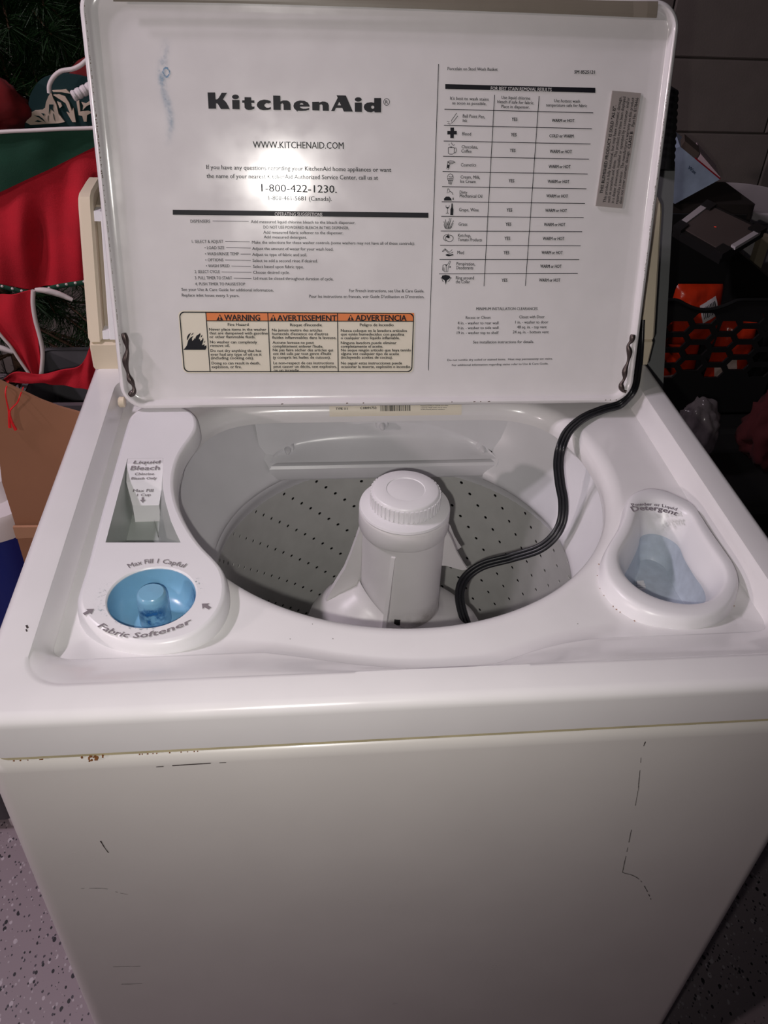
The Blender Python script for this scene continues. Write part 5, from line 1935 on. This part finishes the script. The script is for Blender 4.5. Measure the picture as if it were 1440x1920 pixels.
# flat dark screen lying on the crate
scr = thing('flat_screen', 'dark flat screen with white edge strips lying on the crate', 'screen', (0.79, 1.33, 0.80))
pz = 0.806
ctr = Vector((0.797, 1.318, pz))
ea = Vector((0.842 - 0.695, 1.473 - 1.298, 0)) * 0.5      # towards the wall and right
eb = Vector((0.733 - 0.695, 1.142 - 1.298, 0)) * 0.5      # towards the viewer


SQ = [Vector(q) for q in ((.695, 1.298, pz), (.842, 1.473, pz), (.897, 1.296, pz), (.733, 1.142, pz))]


def scrP(a, b):
    s_, t_ = (a + 1) / 2, (b + 1) / 2
    return SQ[0].lerp(SQ[1], s_).lerp(SQ[3].lerp(SQ[2], s_), t_)


def scr_box(a0, a1, b0, b1, z0, z1, name, material):
    m_ = MB()
    q = [(a0, b0), (a1, b0), (a1, b1), (a0, b1)]
    tl = Vector((0, 0, 0))
    P = lambda a, b, z: scrP(a, b) + Vector((0, 0, z))
    m_.prism([P(a, b, z1) for a, b in q], [P(a, b, z0) for a, b in q])
    return m_.build(name, material, scr, 0)


scr_box(-1, 1, -1, 1, -.004, .012, 'screen_frame', BLACKP)
scr_box(-.80, .86, -.80, .86, .0121, .0140, 'screen_glass', SCREEN)
scr_box(-.70, .62, -1.03, -.82, .010, .0165, 'edge_strip', WHITEP)
scr_box(-.45, .70, .88, 1.04, .010, .0165, 'edge_strip', WHITEP)
for a in (-1, 1):
    for b in (-1, 1):
        scr_box(a * .80 - .21, a * .80 + .21, b * .86 - .18, b * .86 + .18, .008, .018, 'corner_guard', BLACKP)
mb = MB()
lc = scrP(-0.02, -0.05) + Vector((0, 0, .0142))
for k in range(1):
    mb.lathe([(0.0026, lc.z), (0.0, lc.z + .0006)], (lc.x + k * .006, lc.y + k * .002), 10)
REDREFL = bpy.data.materials.new('red_reflection')
REDREFL.use_nodes = True
pr_ = REDREFL.node_tree.nodes['Principled BSDF']
pr_.inputs['Base Color'].default_value = (0.2, 0.01, 0.01, 1)
pr_.inputs['Emission Color'].default_value = (1.0, 0.06, 0.03, 1)
pr_.inputs['Emission Strength'].default_value = 0.5
mb.build('led', REDREFL, scr, 0)  # small glowing dot stands in for a red LED reflected in the glass

# light blue carton leaning at the wall, on a dark shelf box
carton = thing('carton', 'light blue carton tilted on its corner in front of the block wall', 'carton', (0.85, 1.65, 0.77))
BLUEC = mat('carton_blue', srgb(172, 190, 212), 0.35, var=0.30, vscale=16)
PINKC = mat('carton_pale', srgb(214, 190, 196), 0.5)
REDL = mat('carton_red_line', srgb(150, 24, 36), 0.5)
A_ = Vector((0.802, 1.60, 0.906))
B_ = Vector((0.921, 1.60, 0.833))
C_ = Vector((0.824, 1.60, 0.774))
D_ = A_ + C_ - B_ + Vector((-0.03, 0, 0.0))
mb = MB()
q = [A_, B_, C_, D_]
mb.prism(q, [p + Vector((0.012, 0.075, 0.016)) for p in q])
mb.build('carton_box', BLUEC, carton, 0)
mb = MB()
e1, e2 = A_.lerp(B_, .42), B_.lerp(A_, .02)
up3 = Vector((0.006, 0.0, 0.014))
mb.prism([e1, e2, e2 + up3 * .3, e1 + up3], [p + Vector((0.010, 0.06, 0.012)) for p in (e1, e2, e2 + up3 * .3, e1 + up3)])
mb.build('pale_flap', PINKC, carton, 0)
mb = MB()
mb.prism([A_.lerp(B_, .36), B_, B_ + Vector((0, -.001, .0035)), A_.lerp(B_, .36) + Vector((0, -.001, .0035))], [p + Vector((0, -.0012, 0)) for p in (A_.lerp(B_, .36), B_, B_ + Vector((0, -.001, .0035)), A_.lerp(B_, .36) + Vector((0, -.001, .0035)))])
mb.build('red_line', REDL, carton, 0)
mb = MB()
e1, e2 = A_.lerp(B_, .02), A_.lerp(B_, .38)
mb.prism([e1, e2, e2 + up3, e1 + up3], [p + Vector((0.008, 0.03, 0.008)) for p in (e1, e2, e2 + up3, e1 + up3)])
mb.build('dark_flap', mat('carton_dark', srgb(96, 84, 76), .6), carton, 0)
JOBS.clear()
mtx = MB()
dirv = (B_ - A_).normalized()
dn = (C_ - B_).normalized()
s0 = Vector((.832, 1.5988, .858))
text(mtx, 'Wax', [s0, s0 + dirv * .026], (0, -1, 0), .0075, 1)
run_text()
mtx.build('carton_print', mat('carton_ink', srgb(60, 76, 104), .6), carton, 0, fix=False)

sb = thing('dark_box', 'dark cardboard box by the wall under the light blue carton', 'box', (0.95, 1.80, 0))
mb = MB()
r0 = rrect(0.70, 1.04, 1.615, 1.80, 0.006, 3)
mb.loft([[(x, y, 0) for x, y in r0], [(x, y, .770) for x, y in r0]], True, True, True)
mb.build('box_body', mat('dark_box', srgb(40, 34, 30), .8), sb, 20)
wl = thing('bucket', 'round white bucket by the block wall at the right edge', 'bucket', (1.22, 1.98, 0))
mb = MB()
mb.lathe([(0.12, 0.0), (0.135, .66)], (1.22, 1.98), 40, cap0=True)
mb.build('bucket_body', WHITEP, wl, 40)
mb = MB()
mb.lathe([(0.138, .645), (0.146, .648), (0.146, .672), (0.140, .676), (0.130, .674), (0.0, .676)], (1.22, 1.98), 40)
mb.build('bucket_lid', WHITEP, wl, 30)

bx_ = thing('black_filler_box', 'added black box that fills the dark gap beside the hexagonal crate', 'box', (1.2, 1.3, 0.45))  # added block hides the lit floor so this gap stays dark
mb = MB()
r0 = rrect(0.99, 1.46, 1.12, 1.52, 0.012, 4)
mb.loft([[(x, y, .451) for x, y in r0], [(x, y, .63) for x, y in r0]], True, True, True)
mb.build('box_body', BLACKP, bx_, 30)
mb = MB()
r1 = offset_poly(r0, -.006)
mb.loft([[(x, y, .625) for x, y in r1], [(x, y, .655) for x, y in r1], [(x, y, .658) for x, y in offset_poly(r1, .01)]], True, True, True)
mb.build('box_lid', BLACKP, bx_, 30)

po = thing('beige_post', 'short beige post standing under the right corner of the flat screen', 'post', (0.961, 1.40, 0.45))
mb = MB()
mb.box((.961, 1.40, .72), (.022, .022, .10))
mb.build('post_body', mat('beige_wood', srgb(150, 138, 116), .7, var=.08), po, 0)
mb = MB()
mb.box((.961, 1.40, .56), (.030, .030, .22))
mb.build('post_sleeve', BLACKP, po, 0)

# clear plastic bag and red cloth low on the right
PBAG = mat('clear_bag', srgb(120, 112, 114), 0.18, alpha=0.55)
lump('plastic_bag', (0.655, 0.90, 0.566), (0.040, 0.035, 0.070), 4.0, PBAG, 'crinkled clear plastic bag standing on the dark bin right of the washer', 'plastic bag', 0.22, 3.0)
lump('red_cloth', (0.80, 0.88, 0.585), (0.055, 0.05, 0.080), 6.0, mat('dim_red_cloth', srgb(70, 12, 16), .9), 'dark red cloth bundle on the dark bin at the right edge', 'cloth', 0.35, 2.5)
bb = thing('dark_bin', 'open-topped black bin on the floor right of the washer', 'bin', (0.75, 0.90, 0))
mb = MB()
r0 = rrect(0.56, 1.0, 0.76, 1.04, 0.03, 5)
mb.loft([[(x, y, 0) for x, y in offset_poly(r0, .03)], [(x, y, .47) for x, y in r0], [(x, y, .478) for x, y in offset_poly(r0, -.008)], [(x, y, .484) for x, y in offset_poly(r0, -.004)], [(x, y, .484) for x, y in offset_poly(r0, .004)], [(x, y, .475) for x, y in offset_poly(r0, .01)]], True, True, True)
mb.build('bin_body', BLACKP, bb, 30)
mb = MB()
mb.tube([(0.62, 0.76, .478), (0.64, 0.745, .45), (0.78, 0.742, .44), (0.92, 0.745, .45), (0.94, 0.76, .478)], .006, 8)
mb.build('bin_handle', BLACKP, bb, 40)
